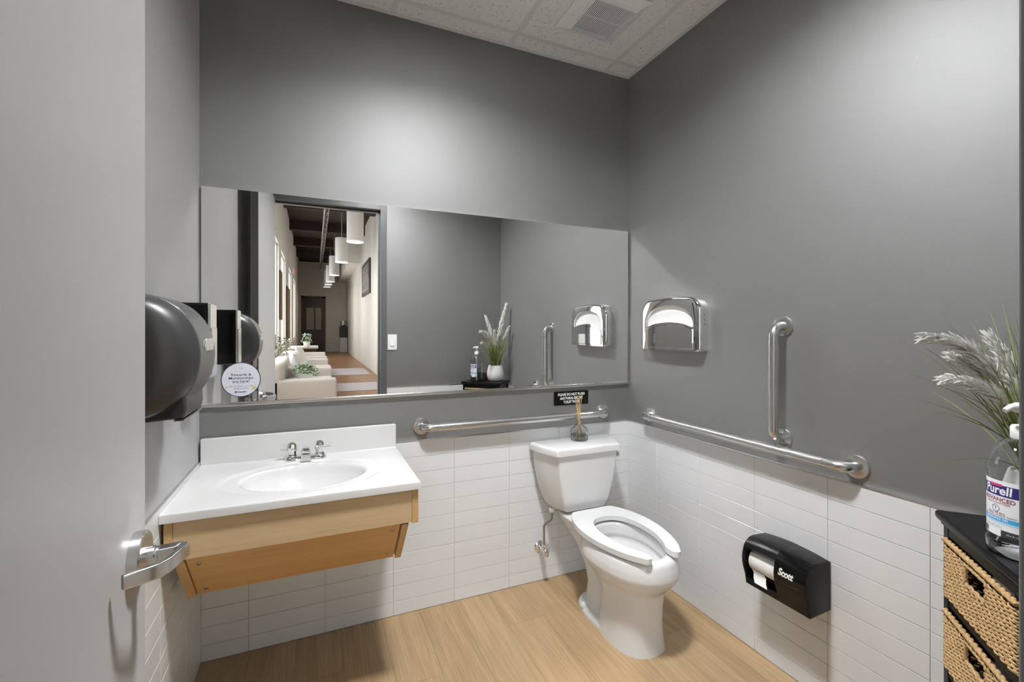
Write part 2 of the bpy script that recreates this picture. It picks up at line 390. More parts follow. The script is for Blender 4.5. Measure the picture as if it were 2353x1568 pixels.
def edge_cols(a, b, first, pitch=0.2988):
    e = [first + pitch * i for i in range(-12, 14)]
    return [a] + [q for q in e if a + .004 < q < b - .004] + [b]

wall_back = obj('wall_back', G().box(XL - .1, XR + .1, YB + PW, YB + .12, 0, ZC + .15), 'wall', kind='structure')
obj('grout_bed', G().box(XL, XR, YB + .0022, YB + PW + .001, 0, .8205), 'grout', wall_back)
obj('edge_trim', G().box(XL, XR, YB - .0012, YB + PW + .001, .8195, ZT), 'alum', wall_back, bevel=.0008)
for cx_, s_ in ((XL, 1), (XR, -1)):
    obj('corner_caulk', G().add([(cx_ - s_ * .004, YB - .002, 0), (cx_ + s_ * .0022, YB + .003, 0), (cx_ - s_ * .004, YB + .004, 0), (cx_ - s_ * .004, YB - .002, .82), (cx_ + s_ * .0022, YB + .003, .82), (cx_ - s_ * .004, YB + .004, .82)], [(0, 1, 4, 3), (1, 2, 5, 4), (2, 0, 3, 5), (0, 2, 1), (3, 4, 5)]), 'tile', wall_back)
lay_tiles(wall_back, edge_cols(XL, XR, 0.044), lambda c, z: (c, YB + .006, z), 0)

wall_right = obj('wall_right', G().box(XR + PW, XR + .12, .03, YB + .12, 0, ZC + .15), 'wall', kind='structure')
obj('grout_bed', G().box(XR + .0022, XR + PW + .001, YF, YB, 0, .8205), 'grout', wall_right)
obj('edge_trim', G().box(XR - .0012, XR + PW + .001, YF, YB, .8195, ZT), 'alum', wall_right, bevel=.0008)
lay_tiles(wall_right, edge_cols(YF, YB, 1.358, 0.3), lambda c, z: (XR + .006, c, z), -math.pi / 2)

wall_left = obj('wall_left', G().box(XL - .12, XL - PW, .03, YB + .12, 0, ZC + .15), 'wall', kind='structure')
obj('grout_bed', G().box(XL - PW - .001, XL - .0022, YF, YB, 0, .8205), 'grout', wall_left)
obj('edge_trim', G().box(XL - PW - .001, XL + .0012, YF, YB, .8195, ZT), 'alum', wall_left, bevel=.0008)
lay_tiles(wall_left, edge_cols(YF, YB, 1.67, 0.3), lambda c, z: (XL - .006, c, z), math.pi / 2)

DX0, DX1, DZ = -0.362, 0.545, 2.425     # clear door opening
FY0, FY1 = 0.045, YF - PW               # front wall thickness
wf = G().box(XL - .12, DX0 - .02, FY0, FY1, 0, ZC + .15).box(DX1 + .02, XR + .12, FY0, FY1, 0, ZC + .15).box(DX0 - .02, DX1 + .02, FY0, FY1, DZ + .02, ZC + .15)
wall_front = obj('wall_front', wf, 'wall', kind='structure')
obj('grout_bed', G().box(DX1 + .057, XR, FY1 - .001, YF - .0022, 0, .8205), 'grout', wall_front)
obj('edge_trim', G().box(DX1 + .057, XR, FY1 - .001, YF + .0012, .8195, ZT), 'alum', wall_front, bevel=.0008)
lay_tiles(wall_front, edge_cols(DX1 + .057, XR, 0.9), lambda c, z: (c, YF - .006, z), math.pi)

# door frame (hollow metal: face, return, stop)
frame = thing('trim_1', None, None, (DX1, YF, 0), kind='structure')
fy = 0.182
for nm, xa, xb in (('jamb', DX0 - .052, DX0), ('jamb', DX1, DX1 + .055)):
    obj(nm, G().box(xa, xb, FY0 - .012, fy, 0, DZ + .055), 'frame', frame, bevel=.002)
obj('head', G().box(DX0, DX1, FY0 - .012, fy, DZ, DZ + .055), 'frame', frame, bevel=.002)
obj('door_stop', G().box(DX1 - .016, DX1, FY0 + .03, fy - .055, 0, DZ), 'frame', frame, bevel=.001)
obj('door_stop', G().box(DX0, DX0 + .016, FY0 + .03, fy - .055, 0, DZ), 'frame', frame, bevel=.001)
obj('door_stop', G().box(DX0, DX1, FY0 + .03, fy - .055, DZ - .016, DZ), 'frame', frame, bevel=.001)
obj('strike_plate', G().box(DX1 - .0015, DX1 + .001, .135, .165, .86, .98), 'steel', frame)

# ------------------------------------------------------------------ door leaf, open against the left side
H0, H1 = Vector((-0.294, 0.235)), Vector((-0.3205, 1.163))    # hinge and free end of the visible face
dv = (H1 - H0); DL = dv.length; dv.normalize(); dn = Vector((dv.y, -dv.x))   # dn points into the room (+x)
def D(a, n, z): p = H0 + dv * a + dn * n; return (p.x, p.y, z)
door = thing('door_1', None, None, (H0.x, H0.y, 0), kind='structure')
obj('leaf', G().box(0, DL, -.044, 0, .012, DZ - .008, T=D), 'door', door, bevel=.0015)
zl, al = 0.914, DL - 0.072
def lever_set(side, reach):
    hd = obj('rosette', G().lathe([(.049, 0), (.049, .017), (.047, .0195), (.020, .0205), (.0001, .0205)], D(al, 0 if side > 0 else -.044, zl), (dn * side).to_3d(), 40), 'steel', door, smooth=30)
    n0 = 0 if side > 0 else -.044
    s = side
    g = G().lathe([(.0185, .02), (.0185, .034), (.0165, .036), (.0165, .04)], D(al, n0, zl), (dn * s).to_3d(), 28)
    obj('collar', g, 'steel', hd, smooth=30)
    if reach:
        # square-shouldered lever: spindle arm, mitred corner, flat return blade
        g = G(); hw, hh = .0135, .0125
        path = [(al, .036), (al, .070), (al - .006, .081), (al - .030, .079), (al - .074, .069), (al - .092, .060), (al - .105, .045), (al - .124, .016)]
        wd = [(.0135, .0135), (.0135, .0135), (.010, .0135), (.007, .0135), (.006, .0135), (.006, .0135), (.0055, .0135), (.005, .0125)]
        rings = []
        for i, (a, n) in enumerate(path):
            p = Vector(path[max(0, i - 1)]); q = Vector(path[min(len(path) - 1, i + 1)]); t = (q - p).normalized(); m_ = Vector((-t.y, t.x)); w, h = wd[i]
            rings.append([D(a + m_.x * w * e, n0 + s * (n + m_.y * w * e), zl + h * z + 0.0016 * i) for e, z in ((-1, -1), (1, -1), (1, 1), (-1, 1))])
        g.loft(rings)
        obj('lever', g, 'steel', hd, bevel=.003, bseg=3, smooth=35)
    else:
        obj('lever', G().box(al - .11, al + .01, n0 - .045, n0 - .03, zl - .012, zl + .012, T=D), 'steel', hd, bevel=.003)
lever_set(1, True); lever_set(-1, False)
obj('latch_plate', G().box(DL - .0005, DL + .0012, -.035, -.009, zl - .057, zl + .057, T=D), 'steel', door, bevel=.0005)
obj('latch_bolt', G().box(DL, DL + .011, -.028, -.016, zl - .013, zl + .013, T=D), 'chrome2', door, bevel=.002)
for hz in (.25, 1.2, 2.15):
    obj('hinge', G().lathe([(.008, 0), (.008, .11)], D(-.006, -.002, hz), (0, 0, 1), 14), 'steel', door, smooth=40)

# ------------------------------------------------------------------ ceiling: grid, tiles, troffer, vent
LX, LY, LR = .56, 1.07, .150            # recessed downlight
GX = [XL, -.26, .34, .94, 1.54, XR]; GY = [YF - PW, .28, .885, 1.49, 2.095, YB + PW]
ceiling = obj('ceiling', G().box(XL - .1, XR + .1, .05, YB + .1, ZC + .14, ZC + .16), 'grid', kind='structure')
for i in range(5):
    for k in range(5):
        a, b, c, d = GX[i] - .006, GX[i + 1] + .006, GY[k] - .006, GY[k + 1] + .006
        if i == 0: a = XL - PW
        if i == 4: b = XR + PW
        if k == 0: c = YF - PW
        if k == 4: d = YB + PW
        if i == 2 and k == 2:      # tile cut round the downlight
            hole = [(LX + (LR + .004) * math.cos(2 * math.pi * q / 40), LY + (LR + .004) * math.sin(2 * math.pi * q / 40)) for q in range(40)]
            v, f = tri_fill([[(a, c), (b, c), (b, d), (a, d)], hole], lambda p, q, r: (p, q, r), ZC + .0015)
            g = G().add(v, f); v, f = tri_fill([[(a, c), (b, c), (b, d), (a, d)], hole], lambda p, q, r: (p, q, r), ZC + .016); g.add(v, f)
            obj('ceiling_tile', g, 'ceil', ceiling); continue
        obj('ceiling_tile', G().box(a, b, c, d, ZC + .0015, ZC + .016), 'ceil', ceiling)
for xg in GX[1:-1]:
    obj('grid_bar', G().box(xg - .012, xg + .012, YF - PW, YB + PW, ZC - .0006, ZC + .0014).box(xg - .001, xg + .001, YF - PW, YB + PW, ZC + .0014, ZC + .035), 'grid', ceiling)
for j, yg in enumerate(GY[1:-1]):
    for i in range(5):
        obj('grid_bar', G().box(GX[i] + .012, GX[i + 1] - .012, yg - .012, yg + .012, ZC - .0005, ZC + .0014), 'grid', ceiling)
for g in (G().box(XL - PW, XR + PW, YB + PW - .022, YB + PW, ZC - .001, ZC + .0012), G().box(XR + PW - .022, XR + PW, YF - PW, YB + PW - .022, ZC - .001, ZC + .0012),
          G().box(XL - PW, XL - PW + .022, YF - PW, YB + PW - .022, ZC - .001, ZC + .0012), G().box(XL - PW + .022, XR + PW - .022, YF - PW, YF - PW + .022, ZC - .001, ZC + .0012)):
    obj('wall_angle', g, 'grid', ceiling)

tr = thing('ceiling_light', 'round recessed ceiling downlight above the middle of the room', 'ceiling light', (LX, LY, ZC))
obj('trim_ring', G().lathe([(LR + .022, -.001), (LR + .020, -.004), (LR + .004, -.005), (LR, -.001)], (LX, LY, ZC), (0, 0, 1), 40, caps=False), 'vent', tr, smooth=40)
obj('baffle', G().lathe([(LR, -.001), (LR, .082)], (LX, LY, ZC), (0, 0, 1), 40, caps=False), 'baffle', tr, smooth=60)
dfm = bpy.data.meshes.new('lens'); dfm.from_pydata([(LX + LR * .99 * math.cos(2 * math.pi * k / 16), LY + LR * .99 * math.sin(2 * math.pi * k / 16), ZC + .080) for k in range(16)], [], [tuple(range(15, -1, -1))])
obj('lens', dfm, 'led', tr)
# exhaust vent
vt = thing('exhaust_vent', 'white square ceiling exhaust vent with thin louvre slats', 'vent', (1.25, 1.81, ZC - .02))
v0, v1, w0, w1 = 1.085, 1.418, 1.648, 1.968; a0, a1, b0, b1 = 1.152, 1.374, 1.711, 1.932
zf = ZC - .022
R4 = lambda x0, x1, y0, y1, z: [(x0, y0, z), (x1, y0, z), (x1, y1, z), (x0, y1, z)]
obj('vent_frame', G().loft([R4(v0, v1, w0, w1, ZC - .0006), R4(v0, v1, w0, w1, ZC - .004), R4(v0 + .038, v1 - .038, w0 + .038, w1 - .038, zf), R4(a0, a1, b0, b1, zf), R4(a0, a1, b0, b1, zf + .02)], False, False), 'vent', vt, bevel=.002)
obj('vent_void', G().box(a0, a1, b0, b1, zf + .018, zf + .0205), 'void_shade', vt)  # dark sheet painted as the shade behind the slats
ns = 25
sl = mesh('slat', G().box(-.0022, .0022, 0, b1 - b0, -.006, .0)); sl.materials.append(MT['vent'])
for i in range(ns):
    piece('slat', sl, (a0 + (i + .5) * (a1 - a0) / ns, b0, zf + .006), vt, (0, .5, 0))
obj('cross_bar', G().box(a0, a1, 1.815, 1.819, zf + .0005, zf + .004), 'vent', vt)

# ------------------------------------------------------------------ wall mirror with bottom channel
mr = thing('wall_mirror', 'wide frameless wall mirror spanning the back wall above the sink', 'mirror', ((XL + XR) / 2, YB, ZM0))
MTILT = 0.0045     # leans a few millimetres forward at the top
def mirror_y(z): return YB - .001 - (z - ZM0) * MTILT
x0, x1 = XL + .0015, XR - .004
obj('glass', G().add([(x0, mirror_y(ZM0), ZM0), (x1, mirror_y(ZM0), ZM0), (x1, mirror_y(ZM1), ZM1), (x0, mirror_y(ZM1), ZM1)] + [(x0, YB + PW, ZM0), (x1, YB + PW, ZM0), (x1, YB + PW, ZM1), (x0, YB + PW, ZM1)],
    [(0, 1, 2, 3), (4, 7, 6, 5), (0, 4, 5, 1), (1, 5, 6, 2), (2, 6, 7, 3), (3, 7, 4, 0)]), 'mirror', mr)
obj('channel', G().prism(rpoly([(YB + PW, ZM0 - .010), (YB - .009, ZM0 - .010), (YB - .009, ZM0 + .004), (YB - .004, ZM0 + .006), (YB - .003, ZM0 - .004), (YB + PW, ZM0 - .004)], .0015, 3), lambda a, b, d: (d, a, b), XL + .002, XR - .002), 'alum', mr, smooth=30)

# round advert sticker on the mirror
SC = Vector((-.282, YB - .0015, 1.149))
def ST(a, b, d): return (SC.x + a, mirror_y(SC.z + b) - .0006 - d, SC.z + b)
disc = lambda r, n=64, cx=0, cy=0: [(cx + r * math.cos(2 * math.pi * k / n), cy + r * math.sin(2 * math.pi * k / n)) for k in range(n)]
def flat(name, loops, T, d, mat, parent):
    v, f = tri_fill(loops, T, d); me = bpy.data.meshes.new(name); me.from_pydata([tuple(p) for p in v], [], f); return obj(name, me, mat, parent)
def star(cx, cy, r, rot=0):
    return [(cx + (r if k % 2 == 0 else r * .45) * math.sin(rot + math.pi * k / 5), cy + (r if k % 2 == 0 else r * .45) * math.cos(rot + math.pi * k / 5)) for k in range(10)]
stk = thing('mirror_sticker', 'round pale promotional sticker with black rim on the mirror', 'sticker', tuple(SC))
obj('rim', G().prism(disc(.0725), ST, 0, .0012), 'ink_dark', stk)
obj('face', G().prism(disc(.0695), ST, .0011, .0014), 'sticker', stk)
flat('emblem', [disc(.0125, 32, 0, .047)], ST, .0016, 'sticker_lt', stk)
flat('emblem_ring', [disc(.0085, 28, 0, .047), disc(.0078, 28, 0, .047)], ST, .0018, 'ink_grey', stk)
big = [p for p in star(.047, -.036, .0115, .25) if math.hypot(*p) < .0695]
for s_ in (star(-.050, .026, .0045), star(-.053, -.031, .0068), big): flat('gold_star', [s_], ST, .0017, 'gold', stk)
def stx(s, y, size, mat, bold=0.0, w=1.0, x=0.0, al='CENTER'):
    text('lettering', s, size, mat, stk, lambda a, b, d: ST(a + x, b + y, .0017 + d * .1), bold=bold, width=w, align=al)
stx('T  W', .047, .0065, 'ink_dark', .0001); stx('|', .048, .014, 'ink_grey')
stx('Rewards &', .0205, .0150, 'ink_dark', .00010, 1.12); stx('Memberships', .0065, .0150, 'ink_dark', .00010, 1.12); stx('are here!', -.0075, .0150, 'ink_dark', .00010, 1.12)
flat('rule_line', [[(-.014, -.0172), (.014, -.0172), (.014, -.0162), (-.014, -.0162)]], ST, .0017, 'ink_grey', stk)
stx('Ask us about our new', -.0265, .0092, 'ink_grey', 0, 1.05); stx('options today', -.0365, .0092, 'ink_grey', 0, 1.05)
flat('logo_ring', [disc(.0046, 24, -.0185, -.0515), disc(.0018, 24, -.0185, -.0515)], ST, .0017, 'ink_dark', stk)
stx('RepeatMD', -.0515, .0068, 'ink_dark', .0002, 1.0, -.011, 'LEFT')

# ------------------------------------------------------------------ flush notice
SG = Vector((1.3215, YB + PW, .9795))
def SGT(a, b, d): return (SG.x + a, SG.y - .0005 - d, SG.z + b)
sg = thing('notice_sign', 'small black plastic notice above the toilet tank', 'sign', tuple(SG))
obj('plate', G().prism(rpoly([(-.111, -.0375), (.111, -.0375), (.111, .0375), (-.111, .0375)], .006, 5), SGT, 0, .004), 'gloss_black', sg, bevel=.001)
for s_, y in (('PLEASE DO NOT FLUSH', .0195), ('ANYTHING EXCEPT', -.0020), ('TOILET PAPER', -.0225)):
    text('lettering', s_, .0205, 'ink_white', sg, lambda a, b, d, y=y: SGT(a, b + y, .0043), bold=.00055, width=.80)

# ------------------------------------------------------------------ wall-hung vanity with moulded basin
VZ = .806; VX0, VX1, VY0, VY1 = XL + .001, .356, 1.650, YB - .0195
van = thing('vanity_sink', 'wall-hung vanity with white moulded basin top and maple apron', 'sink', ((VX0 + VX1) / 2, 1.92, .46))
def lines(a, b, n, near0=True, near1=True):
    L = [a + (b - a) * i / n for i in range(n + 1)]
    if near0: L += [a + .0012, a + .003, a + .006]
    if near1: L += [b - .0012, b - .003, b - .006]
    return sorted(set(round(q, 5) for q in L))
gx, gy = lines(VX0, VX1, 110, False, True), lines(VY0, VY1, 80, True, False)
BXc, BYc = -.031, 1.905
def sstep(t): t = max(0, min(1, t)); return t * t * (3 - 2 * t)
def top_z(x, y):
    z = VZ
    for d in (VX1 - x, y - VY0):
        if d < .006: z -= .006 - math.sqrt(max(0, .006 ** 2 - (.006 - d) ** 2))
    ro = math.hypot((x - BXc) / .290, (y - (BYc - .006)) / .205); ri = math.hypot((x - BXc) / .216, (y - BYc) / .158)
    if ro < 1: z -= .0045 * sstep((1 - ro) / .07)
    if ri < 1.04:
        e = max(0.0, min(1.0, (1.04 - ri) / 1.04)); z -= .125 * (1 - (1 - e) ** 2.6) * sstep(e / .10)
    return z
g = G(); nx, ny = len(gx), len(gy)
vs = [(x, y, top_z(x, y)) for y in gy for x in gx]; fs = [(j * nx + i, j * nx + i + 1, (j + 1) * nx + i + 1, (j + 1) * nx + i) for j in range(ny - 1) for i in range(nx - 1)]
bd = [i for i in range(nx)] + [j * nx + nx - 1 for j in range(1, ny)] + [(ny - 1) * nx + i for i in range(nx - 2, -1, -1)] + [j * nx for j in range(ny - 2, 0, -1)]
k0 = len(vs); vs += [(vs[i][0], vs[i][1], VZ - .028) for i in bd]; nb = len(bd)
fs += [(bd[i], k0 + i, k0 + (i + 1) % nb, bd[(i + 1) % nb]) for i in range(nb)]
obj('countertop', g.add(vs, fs), 'white', van, smooth=45)
obj('backsplash', G().prism(rpoly([(VX0, VZ - .006), (.3525, VZ - .006), (.3525, .915), (VX0, .915)], [0, 0, .006, .006], 4), lambda a, b, d: (a, d, b), YB - .0205, YB - .0005), 'white', van, bevel=.003, bseg=3, smooth=40)
obj('cove', G().tube([(VX0, YB - .0205, VZ - .001), (.352, YB - .0205, VZ - .001)], .004, 8), 'white', van, smooth=60)
g = G().lathe([(.0001, .002), (.014, .003), (.021, .0015), (.022, 0)], (BXc, BYc, top_z(BXc, BYc)), (0, 0, 1), 28)
obj('drain', g, 'chrome', van, smooth=40)
AZ = .656
obj('apron', G().box(-.392, .326, 1.664, 1.682, AZ, VZ - .0285), 'maple', van, bevel=.001)
for xa, xb, nm in ((.3262, .3485, 0), (-.4145, -.3922, 0)):
    obj('end_panel', G().box(xa, xb, 1.661, YB - .0005, AZ - .003, VZ - .0285), 'maple_end', van, bevel=.0015)
p0, p1 = Vector((1.678, AZ + .0)), Vector((1.846, .458)); sd = (p1 - p0).normalized(); sn = Vector((sd.y, -sd.x))   # slope direction and its outward normal
if sn.x > 0: sn = -sn
SL = (p1 - p0).length
def SP(a, t, n): q = p0 + sd * t + sn * n; return (a, q.x, q.y)
for xa, xb in ((-.392, -.366), (.292, .3155)):
    obj('slope_rail', G().loft([[(X_, *c) for c in ((p0 + sn * .010)[:], (p1 + sn * .010)[:], (p1 - sn * .05 + sd * .0)[:], (1.79, AZ))] for X_ in (xa, xb)]), 'maple_end', van, bevel=.001)
ap = obj('access_panel', G().box(-.364, .287, 0, SL, -.012, .003, T=SP), 'maple_bounce', van, bevel=.001)
for xs in (-.335, .262):
    for t in (.045, SL - .035):
        obj('screw', G().lathe([(.0075, 0), (.0075, .0012), (.006, .0022), (.0025, .0024), (.0022, .001), (.0001, .001)], SP(xs, t, .003), (0, sn.x, sn.y), 18), 'tube', ap, smooth=40)
obj('drain_tail', G().tube(fillet([(BXc, BYc, .70), (BXc, BYc, .56), (BXc, 2.05, .56), (BXc, YB - .001, .56)], .04), .019, 14), 'chrome2', van, smooth=60)

# ------------------------------------------------------------------ faucet
FX, FY_, FZ = -.033, 2.135, VZ
fc = thing('sink_faucet', 'chrome two-handle faucet with clear lever tabs at the basin', 'faucet', (FX, FY_, FZ))
def FT(z): return lambda a, b, d: (FX + a, FY_ + b, FZ + d)
obj('base_plate', G().loft([[(FX + a, FY_ + b, FZ + z) for a, b in rpoly([(-w, -d_), (w, -d_), (w, d_), (-w, d_)], d_ * .9, 6)] for w, d_, z in ((.080, .026, 0), (.080, .026, .010), (.076, .022, .016), (.055, .018, .018))]), 'chrome', fc, smooth=40)
obj('spout', G().loft([[(FX + a * w, y, FZ + z) for a, z in ((-1, z0), (1, z0), (.78, z1), (-.78, z1))] for y, w, z0, z1 in ((FY_ + .020, .019, .0, .040), (FY_ - .012, .020, .0, .046), (FY_ - .042, .0205, .001, .050), (FY_ - .047, .0205, .003, .030))]), 'chrome2', fc, bevel=.003, bseg=3)
obj('spout_cap', G().loft([[(FX + a * w, y, FZ + z) for a, z in ((-1, .034), (1, .034), (.92, zt), (-.92, zt))] for y, w, zt in ((FY_ + .014, .014, .054), (FY_ - .038, .0155, .056), (FY_ - .049, .0155, .052))]), 'chrome', fc, bevel=.004, bseg=3)
for s_ in (-1, 1):
    hx = FX + s_ * .0535
    obj('handle_post', G().lathe([(.021, .016), (.020, .021), (.0165, .026), (.0165, .034), (.0195, .046), (.0188, .060), (.0155, .070), (.008, .0755), (.0001, .0765)], (hx, FY_, FZ), (0, 0, 1), 10), 'chrome', fc, smooth=25)
    obj('handle_tab', G().prism(rpoly([(s_ * .014, .044), (s_ * .045, .047), (s_ * .044, .069), (s_ * .014, .073)], .003, 3), lambda a, b, d: (hx + a, FY_ + d, FZ + b), -.006, .006), 'acrylic', fc, bevel=.0015)

# ------------------------------------------------------------------ toilet
TX = 1.293
def T3(u, v, z): return (TX + u, YB - v, z)
def egg(vb, vf, hw, z, n=56, p=2.15, k=.44, pb=None):
    c = vb + k * (vf - vb); out = []
    for i in range(n):
        t = 2 * math.pi * i / n; cs, sn_ = math.cos(t), math.sin(t)
        pp = p if sn_ > 0 else (pb or p)
        u = hw * math.copysign(abs(cs) ** (2 / pp), cs); L = (vf - c) if sn_ > 0 else (c - vb)
        out.append(T3(u, c + L * math.copysign(abs(sn_) ** (2 / pp), sn_), z))
    return out
toi = thing('toilet', 'white two-piece elongated toilet with open-front seat', 'toilet', T3(0, .45, 0))
g = G()
g.loft([egg(.37, .66, .095, .195), egg(.345, .70, .115, .235), egg(.33, .735, .135, .268), egg(.315, .762, .160, .298), egg(.302, .782, .178, .325), egg(.297, .788, .183, .345),
        egg(.298, .785, .181, .372), egg(.302, .776, .174, .402), egg(.308, .768, .168, .412), egg(.320, .752, .155, .4155), egg(.340, .728, .132, .4135), egg(.345, .722, .126, .405), egg(.347, .720, .125, .360), egg(.338, .728, .132, .352), egg(.338, .726, .130, .335),
        egg(.37, .67, .098, .285), egg(.42, .60, .06, .245), egg(.46, .55, .03, .238)])
g.loft([egg(.400, .712, .122, -.010, p=2.5), egg(.405, .706, .118, .03, p=2.5), egg(.415, .702, .110, .10, p=2.5), egg(.415, .708, .108, .18, p=2.4), egg(.40, .722, .116, .25, p=2.3), egg(.38, .735, .130, .29)])
g.loft([egg(.215, .690, .118, -.010, p=2.6), egg(.216, .689, .118, .016, p=2.6), egg(.224, .68, .110, .026, p=2.6), egg(.236, .665, .098, .030, p=2.6)])
g.loft([egg(.235, .46, .078, -.010, p=2.4), egg(.25, .46, .070, .05, p=2.4), egg(.255, .46, .062, .12, p=2.4), egg(.225, .45, .060, .19, p=2.4), egg(.16, .37, .070, .27, p=2.5), egg(.10, .335, .090, .33, p=3), egg(.06, .328, .112, .375, p=3.4), egg(.05, .325, .125, .405, p=3.6), egg(.056, .322, .120, .412, p=3.6)])
bowl = obj('bowl', g, 'ceramic', toi)
rm = bowl.modifiers.new('fuse', 'REMESH'); rm.mode = 'VOXEL'; rm.voxel_size = .0048; rm.use_smooth_shade = True
smo = bowl.modifiers.new('soft', 'SMOOTH'); smo.factor = .5; smo.iterations = 5
def tank_ring(wb, wf_, vb, vf, z, r=.02):
    mid = (wb + wf_) / 2 + .012
    return [T3(a, b, z) for a, b in rpoly([(-wb, vb), (wb, vb), (mid, (vb + vf) / 2), (wf_, vf), (-wf_, vf), (-mid, (vb + vf) / 2)], [r, r, .25, r * .8, r * .8, .25], 5)]
g = G().loft([tank_ring(.150, .105, .045, .180, .424, .015), tank_ring(.163, .120, .035, .193, .434), tank_ring(.182, .134, .030, .200, .47), tank_ring(.205, .149, .025, .207, .53), tank_ring(.222, .162, .022, .212, .60), tank_ring(.232, .171, .020, .215, .67), tank_ring(.236, .176, .020, .217, .727)])
obj('tank', g, 'ceramic', toi, smooth=50)
g = G().loft([tank_ring(.240, .182, .018, .222, .722), tank_ring(.249, .190, .012, .230, .726), tank_ring(.250, .191, .012, .231, .752), tank_ring(.247, .188, .014, .228, .7595), tank_ring(.238, .180, .022, .219, .763)])
obj('tank_lid', g, 'ceramic', toi, smooth=50)
# open-front seat
half_out = [(.0, .238), (.100, .240), (.128, .262), (.160, .325), (.180, .405), (.184, .480), (.176, .560), (.155, .640), (.128, .705), (.100, .748)]
half_in = [(.054, .752), (.058, .712), (.082, .665), (.104, .600), (.113, .530), (.108, .455), (.086, .390), (.048, .352), (.0, .342)]
R_ = [tuple(p) for p in crom([(*p, 0) for p in half_out], 5)]; I_ = [tuple(p) for p in crom([(*p, 0) for p in half_in], 5)]
tip = [tuple(p)[:2] for p in crom([(*half_out[-1], 0), (.086, .766, 0), (.066, .768, 0), (*half_in[0], 0)], 4)]
right = [p[:2] for p in R_] + tip[1:-1] + [p[:2] for p in I_]
left = [(-a, b) for a, b in right]
# one closed outline: left outer .. back centre .. right outer, tip, inner back, left inner
out = right + left[::-1][1:-1]
g = G(); zs = (.4245, .448)
v, f = tri_fill([out], lambda a, b, d: T3(a, b, d), zs[0]); n_ = len(v)
g.add(v, f); v2, f2 = tri_fill([out], lambda a, b, d: T3(a, b, d), zs[1]); g.add(v2, [tuple(reversed(q)) for q in f2])
L0 = [T3(a, b, zs[0]) for a, b in out]; L1 = [T3(a, b, zs[1]) for a, b in out]
g.loft([L0, L1], False, False)
obj('seat', g, 'seat', toi, bevel=.006, bseg=4, smooth=60)
for s_ in (-1, 1):
    obj('seat_hinge', G().lathe([(.012, 0), (.012, .014), (.009, .017), (.0001, .018)], T3(s_ * .07, .232, .412), (0, 0, 1), 18), 'seat', toi, smooth=40)
    obj('bolt_cap', G().lathe([(.017, 0), (.017, .006), (.0145, .015), (.008, .021), (.0001, .0225)], T3(s_ * .098, .325, .023), (0, 0, 1), 20), 'ceramic', toi, smooth=60)
fl = obj('flush_lever', G().lathe([(.0135, 0), (.0135, .006), (.010, .008), (.010, .018)], T3(.208, .155, .682), (.93, -.37, 0), 18), 'chrome', toi, smooth=35)
obj('lever_arm', G().prism(rpoly([(-.011, -.012), (.011, -.012), (.011, .012), (-.011, .012)], .003, 3), lambda a, b, d: T3(.226 + .37 * a + .93 * d, .148 + .93 * a - .37 * d, .682 + b), 0, .012), 'chrome', fl, bevel=.003)
# water supply
sp = thing('supply_valve', 'chrome water shut-off valve on the tiles beside the toilet', 'valve', (1.118, YB, .186))
obj('escutcheon', G().lathe([(.030, 0), (.030, .002), (.022, .009), (.013, .011), (.0125, .013)], (1.118, YB, .186), (0, -1, 0), 28), 'chrome', sp, smooth=40)
obj('valve_body', G().tube([(1.118, YB - .01, .186), (1.118, YB - .075, .186)], .0095, 14).tube([(1.118, YB - .055, .186), (1.118, YB - .055, .218)], .0085, 12), 'chrome2', sp, smooth=40)
obj('compression_nut', G().lathe([(.012, 0), (.012, .015)], (1.118, YB - .055, .206), (0, 0, 1), 6).lathe([(.0125, 0), (.0125, .012)], (1.118, YB - .03, .186), (0, -1, 0), 6), 'chrome2', sp)
obj('valve_handle', G().loft([[(1.118 + .022 * k_ * math.cos(t * math.pi / 12) * .62, YB - .075 - d, .186 + .022 * k_ * math.sin(t * math.pi / 12)) for t in range(24)] for k_, d in ((.7, 0), (1, .003), (1, .011), (.7, .015))]), 'chrome2', sp, smooth=40)
obj('supply_tube', G().tube(fillet([(1.118, YB - .055, .215), (1.118, YB - .055, .325), (1.150, YB - .085, .358), (1.150, YB - .085, .415)], .03), .0055, 10), 'tube', sp, smooth=60)
obj('coupling_nut', G().lathe([(.013, 0), (.0175, .008), (.0175, .026)], (1.150, YB - .085, .398), (0, 0, 1), 12), 'plastic', sp, smooth=30)

